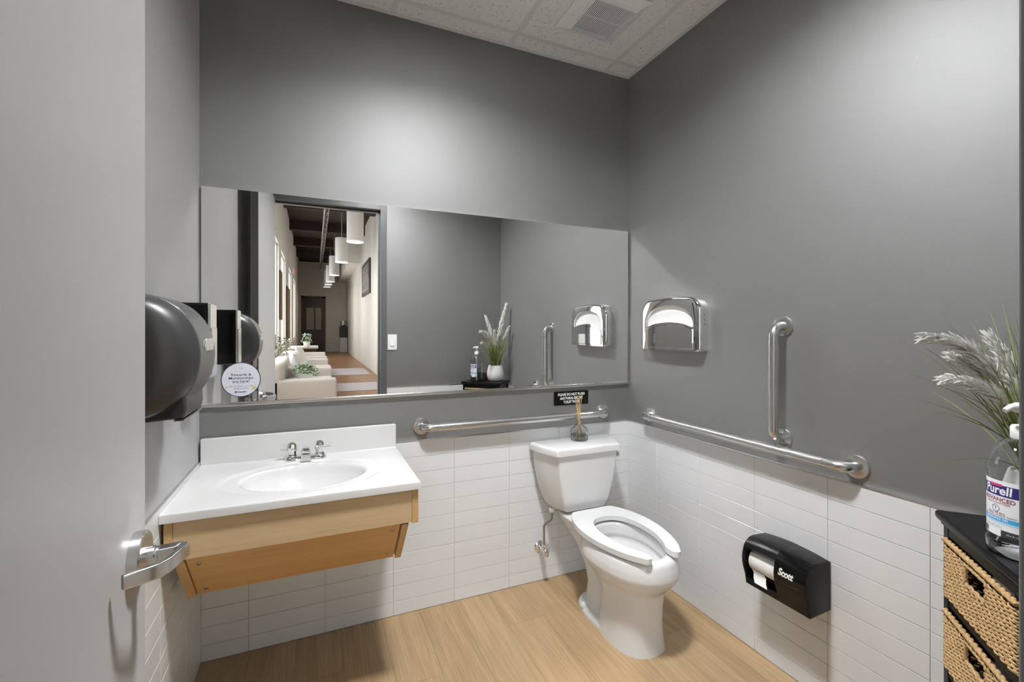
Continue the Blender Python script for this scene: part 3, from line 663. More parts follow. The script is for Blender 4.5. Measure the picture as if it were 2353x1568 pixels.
# ------------------------------------------------------------------ reed diffuser on the tank lid
DXc, DYc, DZc = 1.318, 2.118, .7632
df = thing('reed_diffuser', 'clear glass reed diffuser bottle standing on the toilet tank', 'diffuser', (DXc, DYc, DZc))
obj('bottle', G().lathe([(.0001, 0), (.043, 0), (.0465, .004), (.0465, .056), (.044, .060), (.034, .070), (.022, .080), (.015, .085), (.0145, .093), (.0185, .095), (.0185, .100), (.0125, .100), (.0125, .085), (.020, .078), (.032, .067), (.042, .058), (.0435, .054), (.0435, .009), (.040, .006), (.0001, .006)], (DXc, DYc, DZc), (0, 0, 1), 44, caps=False), 'glass', df, smooth=50)
obj('fragrance_oil', G().lathe([(.0001, .0062), (.040, .0062), (.0433, .009), (.0433, .026), (.0001, .026)], (DXc, DYc, DZc), (0, 0, 1), 40, caps=False), 'oil', df, smooth=50)
for i, (bx, by, tx, ty, h) in enumerate(((.020, .008, -.033, -.012, .242), (-.012, .015, -.012, .006, .240), (.006, -.02, -.004, -.010, .240), (-.02, -.005, .003, .008, .236), (.026, .0, .012, -.004, .226), (.012, .02, .022, .010, .238), (-.006, -.012, .008, .014, .232))):
    q = .09 / h
    pth = [(DXc + bx, DYc + by, DZc + .008), (DXc + (tx * .10), DYc + ty * .10, DZc + .095), (DXc + tx, DYc + ty, DZc + h)]
    obj('reed', G().tube(pth, .0019, 7), 'reed', df, smooth=50)

# ------------------------------------------------------------------ grab bars
def grab_bar(P0, P1, n, label, pl):
    P0, P1, n = Vector(P0), Vector(P1), Vector(n); t = (P1 - P0).normalized(); off = .058
    gb = thing('grab_bar', label, 'grab bar', tuple(P0), 'stainless grab bars around the toilet')
    A, B = P0 + n * off, P1 + n * off
    obj('grip', G().tube([A + t * pl, B - t * pl], .0192, 24, False), 'peened', gb, smooth=60)
    for base, cr, d in ((P0, A, t), (P1, B, -t)):
        obj('bend', G().tube(fillet([base + n * .004, cr, cr + d * (pl + .002)], .042, 10), .0188, 24), 'steel', gb, smooth=60)
        obj('flange', G().lathe([(.0405, 0), (.0405, .006), (.0385, .0095), (.026, .0115), (.0195, .0115)], base, n, 40), 'steel', gb, smooth=35)
    return gb
grab_bar((.478, YB + PW, .889), (1.533, YB + PW, .889), (0, -1, 0), 'horizontal stainless grab bar on the wall behind the toilet', .075)
grab_bar((XR + PW, 2.015, .889), (XR + PW, .963, .885), (-1, 0, 0), 'long horizontal stainless grab bar on the wall beside the toilet', .075)
grab_bar((XR + PW, 1.232, 1.372), (XR + PW, 1.234, .926), (-1, 0, 0), 'short vertical stainless grab bar on the wall beside the toilet', .075)

# ------------------------------------------------------------------ chrome seat-cover dispenser
CY, CZ = 1.822, 1.254
def CT(a, b, d): return (XR + PW - d, CY - a, CZ + b)     # a: towards the camera, b: up, d: out of the wall
cd = thing('seat_cover_dispenser', 'polished chrome toilet seat cover dispenser on the dark wall', 'dispenser', CT(0, 0, 0))
def cover(w, top, r): return rpoly([(-w, 0), (w, 0), (w, top * .955), (0, top), (-w, top * .955)], [.012, .012, r, .5, r], 10)
o0 = cover(.212, .276, .075)
ins = lambda k, dz: [(a * k, .004 + (b - .004) * (1 - dz)) for a, b in o0]
win = [(a, b) for a, b in [(-.165, .118), (-.10, .136), (0, .144), (.10, .136), (.165, .118)]]
win_top = [(.172, .135), (.165, .165), (.125, .205), (.06, .226), (0, .231), (-.06, .226), (-.125, .205), (-.165, .165), (-.172, .135)]
wl = [tuple(p)[:2] for p in crom([(*p, 0) for p in win + win_top], 5, True)]
rings = [[CT(a * k, b * kb + .001, d) for a, b in o0] for k, kb, d in ((1.0, 1.0, 0.0005), (1.0, 1.0, .036), (.988, .99, .046), (.955, .972, .052), (.90, .94, .0545))]
g = G().loft(rings, True, False)
face = [(a * .90, b * .94 + .001) for a, b in o0]
v, f = tri_fill([face, wl], CT, .0545); g.add(v, f)
wl2 = [(a * .985, .16 + (b - .16) * .97) for a, b in wl]
g.loft([[CT(a, b, .0545) for a, b in wl], [CT(a, b, .049) for a, b in wl2], [CT(a, b, .030) for a, b in wl2]], False, False)
obj('cover', g, 'chrome', cd, smooth=55)
obj('paper_stack', G().box(-.168, .168, .09, .236, .012, .038, T=CT), 'paper', cd)
obj('paper_fold', G().prism([(-.16, .115), (.16, .115), (.15, .165), (.10, .192), (0, .204), (-.10, .192), (-.15, .165)], CT, .0385, .042), 'paper', cd, bevel=.001)
pn = [(-.172, .012), (.172, .012), (.172, .108), (.12, .122), (0, .131), (-.12, .122), (-.172, .108)]
obj('front_panel', G().loft([[CT(a, b, .0545) for a, b in rpoly(pn, .008, 4)], [CT(a * .985, .06 + (b - .06) * .96, .0575) for a, b in rpoly(pn, .008, 4)]], False, True), 'chrome', cd, smooth=30)
for i in range(3):
    obj('vent_hole', G().lathe([(.0022, 0), (.0022, .0006), (.0001, .0008)], CT(.2125, .145 + .022 * -i + .03, .022), (0, -1, 0), 10), 'void_shade', cd)  # dark dots, the shade of small holes put into colour

# ------------------------------------------------------------------ twin-roll tissue dispenser
QY0, QY1 = 1.050, 1.306
def QT(a, z, d): return (XR - d, QY1 - a, z)          # a: 0 far end .. W camera end
QW = QY1 - QY0
tp = thing('tissue_dispenser', 'black plastic toilet roll dispenser mounted on the tiles', 'dispenser', (XR, (QY0 + QY1) / 2, .34))
prof = [(0, .519), (.075, .523), (.108, .512), (.128, .487), (.136, .452), (.132, .415), (.120, .378), (.112, .338), (0, .343)]
pc = [tuple(p)[:2] for p in crom([(*p, 0) for p in prof[:-1]], 4)] + [prof[-1]]
def inset(pts, th):
    c = Vector((.05, .43)); return [tuple(c + (Vector(p) - c) * (1 - th)) for p in pts]
NS = 18
def crown(a): return .010 * (1 - (2 * a / QW - 1) ** 2)      # the hood arches lengthwise
def crown_z(a, z): return z + crown(a) * sstep((z - .44) / .07)
# camera-side closed half
g = G().loft([[QT(a, crown_z(a, z), d) for d, z in pc] for a in [.136 + (QW - .136) * i / 8 for i in range(9)]])
cov = obj('roll_cover', g, 'gloss_black', tp, smooth=35, bevel=.002)
# hood over the open half, floor lip, end cheek, back plate
hood = [p for p in pc if p[1] > .486]; hood = hood + [tuple(Vector(p) - Vector((.010 if p[0] > .05 else 0, .012))) for p in hood[::-1]]
obj('hood', G().loft([[QT(a, crown_z(a, z), d) for d, z in hood] for a in [.0 + .140 * i / 8 for i in range(9)]]), 'black', tp, smooth=35)
obj('bottom_lip', G().loft([[QT(a, z, d) for d, z in [(0, .343), (.112, .338), (.117, .360), (.104, .362), (.10, .350), (0, .353)]] for a in (.0, .140)]), 'black', tp, bevel=.0015)
obj('end_cheek', G().loft([[QT(a, z, d) for d, z in pc] for a in (.0, .007)]), 'black', tp, smooth=35, bevel=.0015)
obj('back_plate', G().box(.007, .14, .35, .515, 0.0005, .008, T=lambda a, z, d: QT(a, z, d)), 'black', tp)
obj('camera_end_cap', G().loft([[QT(a, crown_z(QW, z), d) for d, z in inset(pc, k)] for a, k in ((QW, .0), (QW + .003, .02), (QW + .004, .06))]), 'black', tp, smooth=35)
obj('spindle_bar', G().tube([QT(.012, .372, .075), QT(.136, .372, .075)], .004, 8), 'tube', tp)
obj('thumb_groove', G().tube([QT(.150 + .08 * i / 8, .432 - .003 * math.sin(math.pi * i / 8), .1345 + .001 * math.sin(math.pi * i / 8)) for i in range(9)], .0012, 6), 'black', cov)
def scott(a, b, d):
    z = .462 + b
    xs = [(p[1], p[0]) for p in pc]
    dd = .13
    for i in range(len(pc) - 1):
        z0_, z1_ = pc[i][1], pc[i + 1][1]
        if z1_ <= z <= z0_ and i > 3:
            dd = pc[i][0] + (pc[i + 1][0] - pc[i][0]) * (z0_ - z) / max(1e-6, z0_ - z1_)
    return QT(.182 + a, crown_z(.182 + a, z), dd + .0012)
text('lettering', 'Scott', .030, 'ink_white', cov, scott, bold=.0012, shear=.25, width=.92, spacing=.95)
roll = thing('toilet_roll', 'white toilet paper roll showing in the open half of the black dispenser', 'toilet roll', QT(.07, .43, .075))
obj('paper', G().lathe([(.0001, 0), (.018, 0), (.046, 0), (.0465, .002), (.0465, .106), (.046, .108), (.018, .108), (.0001, .108)], QT(.016, .436, .072), (0, -1, 0), 36), 'paper', roll, smooth=40)
obj('loose_end', G().loft([[QT(a + da, z, d) for a in (.024, .05, .078)] for z, d, da in ((.436 - .03, .1105, .0), (.392, .104, .004), (.375, .112, .010), (.362, .121, .022))], False, False, False), 'paper', roll, smooth=60)

# ------------------------------------------------------------------ paper towel dispenser and soap dispenser on the left wall
WX = XL - PW
td = thing('towel_dispenser', 'rounded pearl-grey paper towel dispenser on the wall beside the door', 'dispenser', (WX, 1.508, 1.12))
DC, DR = 1.287, .160
def drum(y, r, d_max, n=40):
    """D-shaped section: arc bulging from the wall"""
    return [(WX + .0005 + max(0.0, math.cos(t)) ** .82 * d_max, y, DC + math.sin(t) * r) for t in [-math.pi / 2 + math.pi * i / n for i in range(n + 1)]]
ysec = [(1.352, .128, .060), (1.354, .138, .085), (1.362, .147, .112), (1.376, .153, .133), (1.394, .157, .147), (1.414, .1595, .1555)]
full = ysec + [(1.418, .1605, .158)]
g = G().loft([drum(y, r, d) for y, r, d in ysec])
obj('side_cheek', g, 'smoke', td, smooth=60)
g = G().loft([drum(3.016 - y, r, d) for y, r, d in ysec])
obj('side_cheek', g, 'smoke', td, smooth=60)
g = G().loft([drum(1.4135, .159, .1545), drum(1.416, .1615, .158), drum(1.600, .1615, .158), drum(1.6025, .159, .1545)])
obj('front_cover', g, 'smoke2', td, smooth=50)
obj('badge', G().prism(rpoly([(-.052, -.010), (-.040, .016), (.050, .018), (.060, .002), (.050, -.018), (-.030, -.018)], .006, 3), lambda a, b, d: (WX + .1555 + d, 1.508 + a, DC + .028 + b), 0, .006), 'alum', td, bevel=.0015)
g = G().loft([[(WX + d, y, z) for d, z in ((.0005, 1.215), (.125, 1.215), (.128, 1.150), (.122, 1.126), (.0005, 1.118))] for y in (1.410, 1.606)])
obj('paper_chute', g, 'smoke', td, bevel=.006, bseg=3, smooth=40)
obj('tear_bar', G().box(WX + .100, WX + .124, 1.412, 1.604, 1.1195, 1.1235), 'alum', td, bevel=.001)

so = thing('soap_dispenser', 'boxy black soap dispenser with a silver front beside the mirror', 'dispenser', (WX, 1.90, 1.19))
obj('body', G().box(WX + .0005, WX + .096, 1.848, 1.952, 1.196, 1.445), 'gloss_black', so, bevel=.008, bseg=3, smooth=40)
obj('lid', G().box(WX + .0005, WX + .100, 1.846, 1.954, 1.437, 1.449), 'black', so, bevel=.003)
obj('front_plate', G().box(WX + .0945, WX + .103, 1.843, 1.957, 1.190, 1.449), 'alum', so, bevel=.004, bseg=3, smooth=40)
obj('push_bar', G().box(WX + .100, WX + .106, 1.852, 1.948, 1.200, 1.365), 'alum', so, bevel=.003)
obj('nozzle', G().lathe([(.010, 0), (.010, .012), (.006, .016)], (WX + .075, 1.90, 1.196), (0, 0, -1), 14), 'black', so, smooth=40)

# ------------------------------------------------------------------ light switch on the front wall
SWX, SWZ = .650, 1.236
sw = thing('light_switch', 'white rocker light switch plate beside the door frame', 'light switch', (SWX, YF, SWZ))
def ST2(a, b, d): return (SWX + a, FY1 + .0003 + d, SWZ + b)
obj('plate', G().prism(rpoly([(-.041, -.070), (.041, -.070), (.041, .070), (-.041, .070)], .004, 3), ST2, 0, .006), 'plastic', sw, bevel=.002)
obj('rocker', G().loft([[ST2(a, b, d) for a, b, d in ((-.0165, -.034, .006), (.0165, -.034, .006), (.0165, .034, .006), (-.0165, .034, .006))], [ST2(a, b, d) for a, b, d in ((-.0155, -.033, .0115), (.0155, -.033, .0115), (.0155, .033, .0075), (-.0155, .033, .0075))]]), 'plastic', sw, bevel=.001)
for b_ in (-.050, .050):
    obj('screw', G().lathe([(.0032, 0), (.0032, .0007), (.002, .0012), (.0001, .0012)], ST2(0, b_, .006), (0, 1, 0), 12), 'plastic', sw, smooth=40)

# ------------------------------------------------------------------ black basket cabinet set across the corner
C0 = Vector((1.512, .662)); e1 = Vector((-.738, -.675)).normalized(); e2 = Vector((-e1.y, e1.x))
if e2.x < 0: e2 = -e2
def CB(a, b, z): q = C0 + e1 * a + e2 * b; return (q.x, q.y, z)
CW, CDp, CH = .385, .262, .878
cc = C0 + e1 * CW / 2 + e2 * CDp / 2
cb = thing('basket_cabinet', 'narrow black storage cabinet with two woven basket drawers', 'cabinet', (cc.x, cc.y, 0))
tp_poly = rpoly([(0, 0), (CW, 0), (CW, CDp), (0, CDp)], .006, 3)
g = G().loft([[CB(CW / 2 + (a - CW / 2) * k, CDp / 2 + (b - CDp / 2) * k2, z) for a, b in tp_poly] for k, k2, z in ((.95, .93, CH - .030), (.955, .935, CH - .024), (.985, .978, CH - .020), (1, 1, CH - .013), (1, 1, CH - .005), (.985, .98, CH))])
obj('top', g, 'cab', cb, smooth=40)
A0, A1, B0, B1 = .014, CW - .014, .014, CDp - .006
for a, b in ((A0, B0), (A1 - .026, B0), (A0, B1 - .022), (A1 - .026, B1 - .022)):
    obj('post', G().box(a, a + .026, b, b + .022, 0, CH - .030, T=CB), 'cab', cb, bevel=.002)
for a in (A0 + .005, A1 - .011):
    obj('side_panel', G().box(a, a + .006, B0 + .02, B1 - .02, .05, CH - .03, T=CB), 'cab', cb)
obj('back_panel', G().box(A0 + .026, A1 - .026, B1 - .01, B1 - .004, .05, CH - .03, T=CB), 'cab', cb)
obj('rail', G().box(A0 + .026, A1 - .026, B0 + .001, B0 + .02, CH - .055, CH - .028, T=CB), 'cab', cb, bevel=.001)
BK = [(.672, .818), (.490, .636)]
for z in (.644, .462, .285, .06):
    obj('shelf', G().box(A0 + .02, A1 - .02, B0 + .002, B1 - .008, z, z + .020, T=CB), 'cab', cb, bevel=.001)
for z0_, z1_ in ((.310, .455), (.086, .280)):
    dr = obj('drawer_front', G().box(A0 + .029, A1 - .029, B0 + .004, B0 + .018, z0_, z1_, T=CB), 'cab', cb, bevel=.002)
    obj('drawer_knob', G().lathe([(.006, 0), (.006, .010), (.012, .014), (.012, .020), (.0001, .024)], CB(CW / 2, B0 + .004, (z0_ + z1_) / 2), (-e2).to_3d(), 16), 'cab', dr, smooth=40)

def basket(z0, z1, label, seed):
    rnd = random.Random(seed); fa0, fa1, fb, bb = A0 + .024, A1 - .024, B0 - .006, B1 - .03
    bk = thing('wicker_basket', label, 'basket', CB(CW / 2, .1, z0), 'woven basket drawers in the cabinet')
    hz0, hz1, ha0, ha1 = z1 - .062, z1 - .018, CW / 2 - .044, CW / 2 + .044
    rows = int((z1 - z0 - .010) / .0062); g = G(); pitch = .0125
    for r in range(rows):
        z = z0 + .005 + r * .0062; hole = hz0 < z < hz1
        # the row runs: far side, front, near side
        pts = []; run = []
        L1_, L2_ = bb - fb, fa1 - fa0; s_ = 0.0
        while s_ < L1_ * 2 + L2_:
            if s_ < L1_: base = (fa0, bb - s_); nrm = (-1, 0)
            elif s_ < L1_ + L2_: base = (fa0 + s_ - L1_, fb); nrm = (0, -1)
            else: base = (fa1, fb + s_ - L1_ - L2_); nrm = (1, 0)
            ph = math.pi * (s_ / pitch) + r * math.pi * .5
            w = .0030 * math.sin(ph); front = L1_ <= s_ < L1_ + L2_
            zz = z + .0016 * math.cos(ph) + rnd.uniform(-.0006, .0006)
            p = CB(base[0] + nrm[0] * w, base[1] + nrm[1] * w, zz)
            if hole and front and ha0 < base[0] < ha1:
                if len(run) > 1: g.tube(run, .0027, 5, False)
                run = []
            else: run.append(p)
            s_ += .0032 if front else .0065
        if len(run) > 1: g.tube(run, .0027, 5, False)
    obj('weave', g, 'rope', bk, smooth=70, kind='stuff')
    g = G()
    def braid(path, rad, amp):
        for k in (0, 1):
            P = []
            for i in range(len(path)):
                ph = i * .9 + k * math.pi; a, b, z = path[i]
                P.append(CB(a, b + amp * math.cos(ph), z + amp * math.sin(ph)))
            g.tube(P, rad, 6)
    n_ = 60
    braid([(fa0 + (fa1 - fa0) * i / n_, fb, z1 - .002) for i in range(n_ + 1)], .0048, .0028)
    obj('rim', g, 'rope', bk, smooth=70)
    g = G()
    hp = [(ha0, hz1), (ha0, hz0), (ha1, hz0), (ha1, hz1), (ha0, hz1)]; P = []
    for i in range(4):
        for k in range(12): P.append((hp[i][0] + (hp[i + 1][0] - hp[i][0]) * k / 12, fb, hp[i][1] + (hp[i + 1][1] - hp[i][1]) * k / 12))
    braid(P, .0035, .002)
    obj('handle_edge', g, 'rope', bk, smooth=70)
    ln = G().box(fa0 + .004, fa1 - .004, bb - .006, bb - .003, z0 + .004, z1 - .008, T=CB).box(fa0 + .004, fa1 - .004, fb + .006, bb, z0 + .003, z0 + .006, T=CB)
    for aa, ab in ((fa0 + .004, ha0 - .003), (ha1 + .003, fa1 - .004)): ln.box(aa, ab, fb + .0045, fb + .0065, z0 + .004, z1 - .008, T=CB)
    ln.box(ha0 - .003, ha1 + .003, fb + .0045, fb + .0065, z0 + .004, hz0 - .003, T=CB)
    obj('lining', ln, 'basket_in', bk)
basket(*BK[0], 'upper woven seagrass basket drawer in the black cabinet', 3)
basket(*BK[1], 'lower woven seagrass basket drawer in the black cabinet', 5)
obj('tissue_pack', G().box(.15, .24, .05, .14, BK[0][0] + .008, BK[0][0] + .120, T=CB), 'paper', label='white tissue pack seen through the upper basket handle hole', cat='tissue pack', bevel=.008)
obj('tissue_pack', G().box(.165, .235, .035, .11, BK[1][0] + .008, BK[1][0] + .110, T=CB), 'paper', label='white tissue pack seen through the lower basket handle hole', cat='tissue pack', bevel=.008)

# ------------------------------------------------------------------ hand sanitizer bottle
BP = Vector((1.366, .446)); BZ = CH + .0005
bot = thing('sanitizer_bottle', 'large clear pump bottle of hand sanitizer on the black cabinet', 'bottle', (BP.x, BP.y, BZ))
obj('bottle_body', G().lathe([(.0001, .002), (.050, .001), (.056, .005), (.0585, .016), (.058, .034), (.0545, .040), (.0545, .165), (.057, .170), (.0585, .182), (.0565, .200), (.050, .219), (.038, .235), (.024, .245), (.0165, .248), (.0165, .262), (.0155, .262), (.0155, .247), (.023, .244), (.037, .234), (.049, .2185), (.0555, .200), (.0575, .182), (.056, .1705), (.0535, .1655), (.0535, .0395), (.057, .0335), (.0575, .016), (.055, .006), (.049, .0022), (.0001, .003)], (BP.x, BP.y, BZ), (0, 0, 1), 56, caps=False), 'gel', bot, smooth=50)
obj('sanitizer_gel', G().lathe([(.0001, .0034), (.0485, .0028), (.0545, .0064), (.057, .016), (.0565, .0333), (.053, .0395), (.053, .118), (.0001, .118)], (BP.x, BP.y, BZ), (0, 0, 1), 48, caps=False), 'oil2', bot, smooth=50)
obj('cap', G().lathe([(.0205, .246), (.0215, .248), (.0215, .270), (.019, .274), (.008, .275), (.008, .288), (.0001, .288)], (BP.x, BP.y, BZ), (0, 0, 1), 32), 'plastic', bot, smooth=35)
fdir = Vector((-.92, .38)).normalized()      # the label and nozzle face the door and mirror
fa = math.atan2(fdir.y, fdir.x)
pv = obj('pump_head', G().lathe([(.0065, .286), (.0065, .302)], (BP.x, BP.y, BZ), (0, 0, 1), 16).lathe([(.017, .302), (.020, .305), (.019, .318), (.015, .321), (.0001, .322)], (BP.x, BP.y, BZ), (0, 0, 1), 24), 'plastic', bot, smooth=40)
obj('nozzle', G().tube([(BP.x, BP.y, BZ + .313), (BP.x + fdir.x * .030, BP.y + fdir.y * .030, BZ + .313), (BP.x + fdir.x * .043, BP.y + fdir.y * .043, BZ + .306)], [.008, .007, .005], 12), 'plastic', pv, smooth=50)
obj('dip_tube', G().tube([(BP.x, BP.y, BZ + .25), (BP.x, BP.y, BZ + .015)], .004, 10), 'plastic', bot, smooth=60)
def LB(a, b, d):     # label coordinates: a across (metres along the arc), b up from the bottle base
    t = fa + a / .0556; r = .0556 + d; return (BP.x + r * math.cos(t), BP.y + r * math.sin(t), BZ + b)
def strip(name, a0_, a1_, b0_, b1_, d, mat, n=14, parent=None, slant=0.0):
    g = G(); vs = []; 
    for i in range(n + 1):
        a = a0_ + (a1_ - a0_) * i / n
        vs += [LB(a, b0_, d), LB(a, b1_ - slant * (i / n), d)]
    g.add(vs, [(2 * i, 2 * i + 2, 2 * i + 3, 2 * i + 1) for i in range(n)])
    me = bpy.data.meshes.new(name); me.from_pydata(g.v, [], g.f); return obj(name, me, mat, parent, smooth=60)
lb = strip('label', -.046, .046, .044, .160, .0003, 'label', 20, bot)
strip('print_band', -.046, .046, .070, .083, .00042, 'ink_pale', 20, lb); strip('print_band', -.046, .046, .075, .0835, .00052, 'ink_sky', 20, lb)
strip('print_box', .004, .046, .044, .058, .00042, 'ink_dark', 12, lb)
strip('logo_field', -.042, .032, .128, .151, .00042, 'ink_blue', 16, lb); strip('logo_swoosh', -.018, .006, .148, .153, .00052, 'ink_pink', 10, lb)
def lt(s, a, b, size, mat, bold=0, w=1, al='CENTER', sh=0):
    text('lettering', s, size, mat, lb, lambda x_, y_, d: LB(a + x_, b + y_, .00062), bold=bold, width=w, align=al, shear=sh)
lt('Purell', -.005, .1395, .0245, 'ink_white', .0006, .95, sh=.08); lt('ADVANCED', -.004, .120, .0115, 'ink_maroon', .0002, 1.0); lt('HAND SANITIZER', -.004, .1125, .0060, 'ink_maroon')
lt('T', -.006, .101, .009, 'ink_blue'); lt('KILLS 99.99%', -.006, .0912, .0062, 'ink_maroon'); lt('OF ILLNESS CAUSING GERMS*', -.002, .0868, .0048, 'ink_maroon')
lt('REFRESHING GEL', -.008, .0793, .0066, 'ink_white', .0001); lt('67.6 FL OZ (2 L)', -.016, .0635, .0062, 'ink_grey'); lt('67.6 FL OZ', .024, .0510, .0045, 'ink_white')
g = G()
for i in range(9): g.add([LB(-.044 + i * .0022 + e * .0011, b, .0005) for e, b in ((0, .046), (1, .046), (1, .058), (0, .058))], [(0, 1, 2, 3)])
me = bpy.data.meshes.new('barcode'); me.from_pydata(g.v, [], g.f); obj('barcode', me, 'ink_dark', lb, kind='stuff')
flat('print_ring', [disc(.0075, 24, -.006, .101), disc(.0066, 24, -.006, .101)], lambda a, b, d: LB(a, b, .0006), 0, 'ink_blue', lb)
# small brown box behind the bottle
def BXT(a, b, z): q = Vector((1.432, .385)) + e1 * a + e2 * b; return (q.x, q.y, z)
bx = thing('wooden_box', 'small brown wooden box behind the pump bottle on the cabinet', 'box', (1.432, .385, BZ))
obj('box_body', G().box(-.052, .052, -.028, .028, BZ, BZ + .062, T=BXT), 'box', bx, bevel=.003)
obj('box_lid', G().box(-.054, .054, -.030, .030, BZ + .062, BZ + .074, T=BXT), 'box', bx, bevel=.003)

# ------------------------------------------------------------------ potted ornamental grass
PP = Vector((1.540, .468, CH + .0005)); rp = random.Random(11)
pt = thing('potted_grass', 'white round pot of artificial grass with feathery plumes on the cabinet', 'potted plant', tuple(PP))
obj('pot', G().lathe([(.0001, .0), (.052, .0), (.064, .006), (.074, .026), (.0785, .055), (.0765, .085), (.070, .115), (.062, .142), (.0605, .1455), (.057, .1455), (.056, .138), (.0001, .136)], tuple(PP), (0, 0, 1), 48, caps=False), 'pot', pt, smooth=60)
def blade_path(b, tip, sag, n=9):
    b, tip = Vector(b), Vector(tip); c = b.lerp(tip, .5); c = Vector((b.x * .72 + tip.x * .28, b.y * .72 + tip.y * .28, c.z + sag))
    return [b * (1 - t) ** 2 + c * 2 * t * (1 - t) + tip * t * t for t in [i / n for i in range(n + 1)]]
def clampw(p): return Vector((min(p.x, XR - .008), max(p.y, YF + .012), p.z))
for mat_, n_ in (('blade', 80), ('blade2', 75)):
    g = G()
    for i in range(n_):
        th = rp.uniform(0, 2 * math.pi); r0 = rp.uniform(0, .042); b = PP + Vector((r0 * math.cos(th), r0 * math.sin(th), .132))
        out = abs(rp.gauss(.095, .050)); h = rp.uniform(.20, .42) * (1.05 - out * .9)
        tip = b + Vector((math.cos(th) * out, math.sin(th) * out, h))
        pth = [clampw(p) for p in blade_path(b, tip, h * .12)]
        g.tube(pth, [.0019 * (1 - .88 * k / 9) for k in range(10)], 4)
    obj('grass_blades', g, mat_, pt, smooth=60, kind='stuff')
g = G()
for tip in ((1.24, .64, 1.205), (1.30, .62, 1.17), (1.335, .70, 1.27), (1.33, .60, 1.31), (1.36, .62, 1.23), (1.42, .70, 1.33), (1.40, .58, 1.30), (1.45, .60, 1.36), (1.30, .58, 1.04)):
    b = PP + Vector((rp.uniform(-.03, .02), rp.uniform(-.02, .03), .132)); g.tube(blade_path(b, tip, .06), [.0018 * (1 - .85 * k / 9) for k in range(10)], 4)
obj('long_blades', g, 'blade', pt, smooth=60, kind='stuff')
def plume(tip, sag, cover, dens, size):
    b = PP + Vector((rp.uniform(-.02, .02), rp.uniform(-.02, .02), .13)); P = blade_path(b, tip, sag, 30); g = G()
    st = G().tube(P, [.0017 - .0009 * k / 30 for k in range(31)], 5)
    k0 = int(30 * (1 - cover))
    for i in range(int(dens * 1.5)):
        f = rp.random(); q = k0 + f * (30 - k0); a = int(min(29, q)); p = P[a].lerp(P[a + 1], q - a); t = (P[a + 1] - P[a]).normalized()
        o_ = Vector((rp.gauss(0, 1), rp.gauss(0, 1), rp.gauss(0, .8))); o_ -= t * o_.dot(t); o_.normalize()
        L_ = size * 1.15 * (1.0 - .5 * f) * rp.uniform(.6, 1.1)
        d_ = (t * rp.uniform(.8, 1.1) + o_ * rp.uniform(.15, .55)).normalized()
        m_ = p + d_ * L_ * .5 + o_ * .003; e_ = p + d_ * L_ + Vector((0, 0, -.006 * L_ / .05))
        g.tube([clampw(p), clampw(m_), clampw(e_)], [.0022, .0030, .0007], 4)
    pl = obj('plume', g, 'plume', pt, smooth=70); obj('plume_stem', st, 'blade2', pl, smooth=60)
for tip, sag, cover, dens, size in (((1.352, .606, 1.338), .150, .52, 190, .060), ((1.366, .576, 1.238), .110, .50, 130, .050), ((1.500, .545, 1.335), .03, .50, 150, .055),
                                    ((1.655, .455, 1.585), .03, .55, 200, .065), ((1.452, .450, 1.470), .02, .42, 130, .055), ((1.665, .500, 1.380), .02, .36, 90, .045), ((1.425, .590, 1.29), .07, .42, 110, .045), ((1.555, .50, 1.30), .0, .45, 120, .045)):
    plume(tip, sag, cover, dens, size)

# ------------------------------------------------------------------ the hall outside the door (seen in the mirror)
HX0, HX1, HY1, HZ = -.78, 1.66, -23.3, 5.0
floor_hall = obj('floor_hall', G().box(HX0 - .1, HX1 + .1, HY1 - .1, .05, -.06, 0), 'hall_floor', kind='structure')
ceiling_hall = obj('ceiling_hall', G().box(HX0 - .1, HX1 + .1, HY1 - .1, .05, HZ, HZ + .06), 'hall_ceil', kind='structure')
for y in (-3.2, -6.4, -9.6, -12.8, -16.0, -19.2):
    obj('ceiling_beam', G().box(HX0, HX1, y - .12, y + .12, HZ - .32, HZ), 'hall_ceil', ceiling_hall)
    obj('purlin', G().box(HX0, HX1, y - .9, y - .84, HZ - .10, HZ - .04), 'hall_beam', ceiling_hall)
wins = [(-0.9, -2.4), (-3.2, -5.2), (-6.2, -7.75), (-8.6, -10.5), (-12.3, -14.2), (-16.0, -17.9)]  # the first two are unseen, added to brighten the near end of the hall
g = G(); yy = .05
for a, b in wins:
    g.box(HX0 - .14, HX0, a, yy, 0, HZ).box(HX0 - .14, HX0, b, a, 0, .85).box(HX0 - .14, HX0, b, a, 3.35, HZ); yy = b
g.box(HX0 - .14, HX0, HY1, yy, 0, HZ)
wall_hall_left = obj('wall_hall_left', g, 'hall_wall', kind='structure')
obj('wall_hall_right', G().box(HX1, HX1 + .1, HY1, .05, 0, HZ).box(HX1 - .45, HX1, HY1, -14.5, 3.9, HZ), 'hall_wall', kind='structure')
obj('wall_hall_end', G().box(HX0 - .1, HX1 + .1, HY1 - .1, HY1, 0, HZ), 'hall_wall', kind='structure')
obj('wall_hall_front', G().box(HX0 - .1, XL - .12, .035, .05, 0, HZ).box(XL - .12, XR + .12, .035, .05, ZC + .15, HZ).box(DX1 + .05, HX1 + .1, .038, .0445, 0, ZC + .15).box(XL - .12, DX0 - .052, .038, .0445, 0, ZC + .15).box(DX0 - .06, DX1 + .06, .038, .0445, DZ + .055, ZC + .15), 'hall_wall', kind='structure')
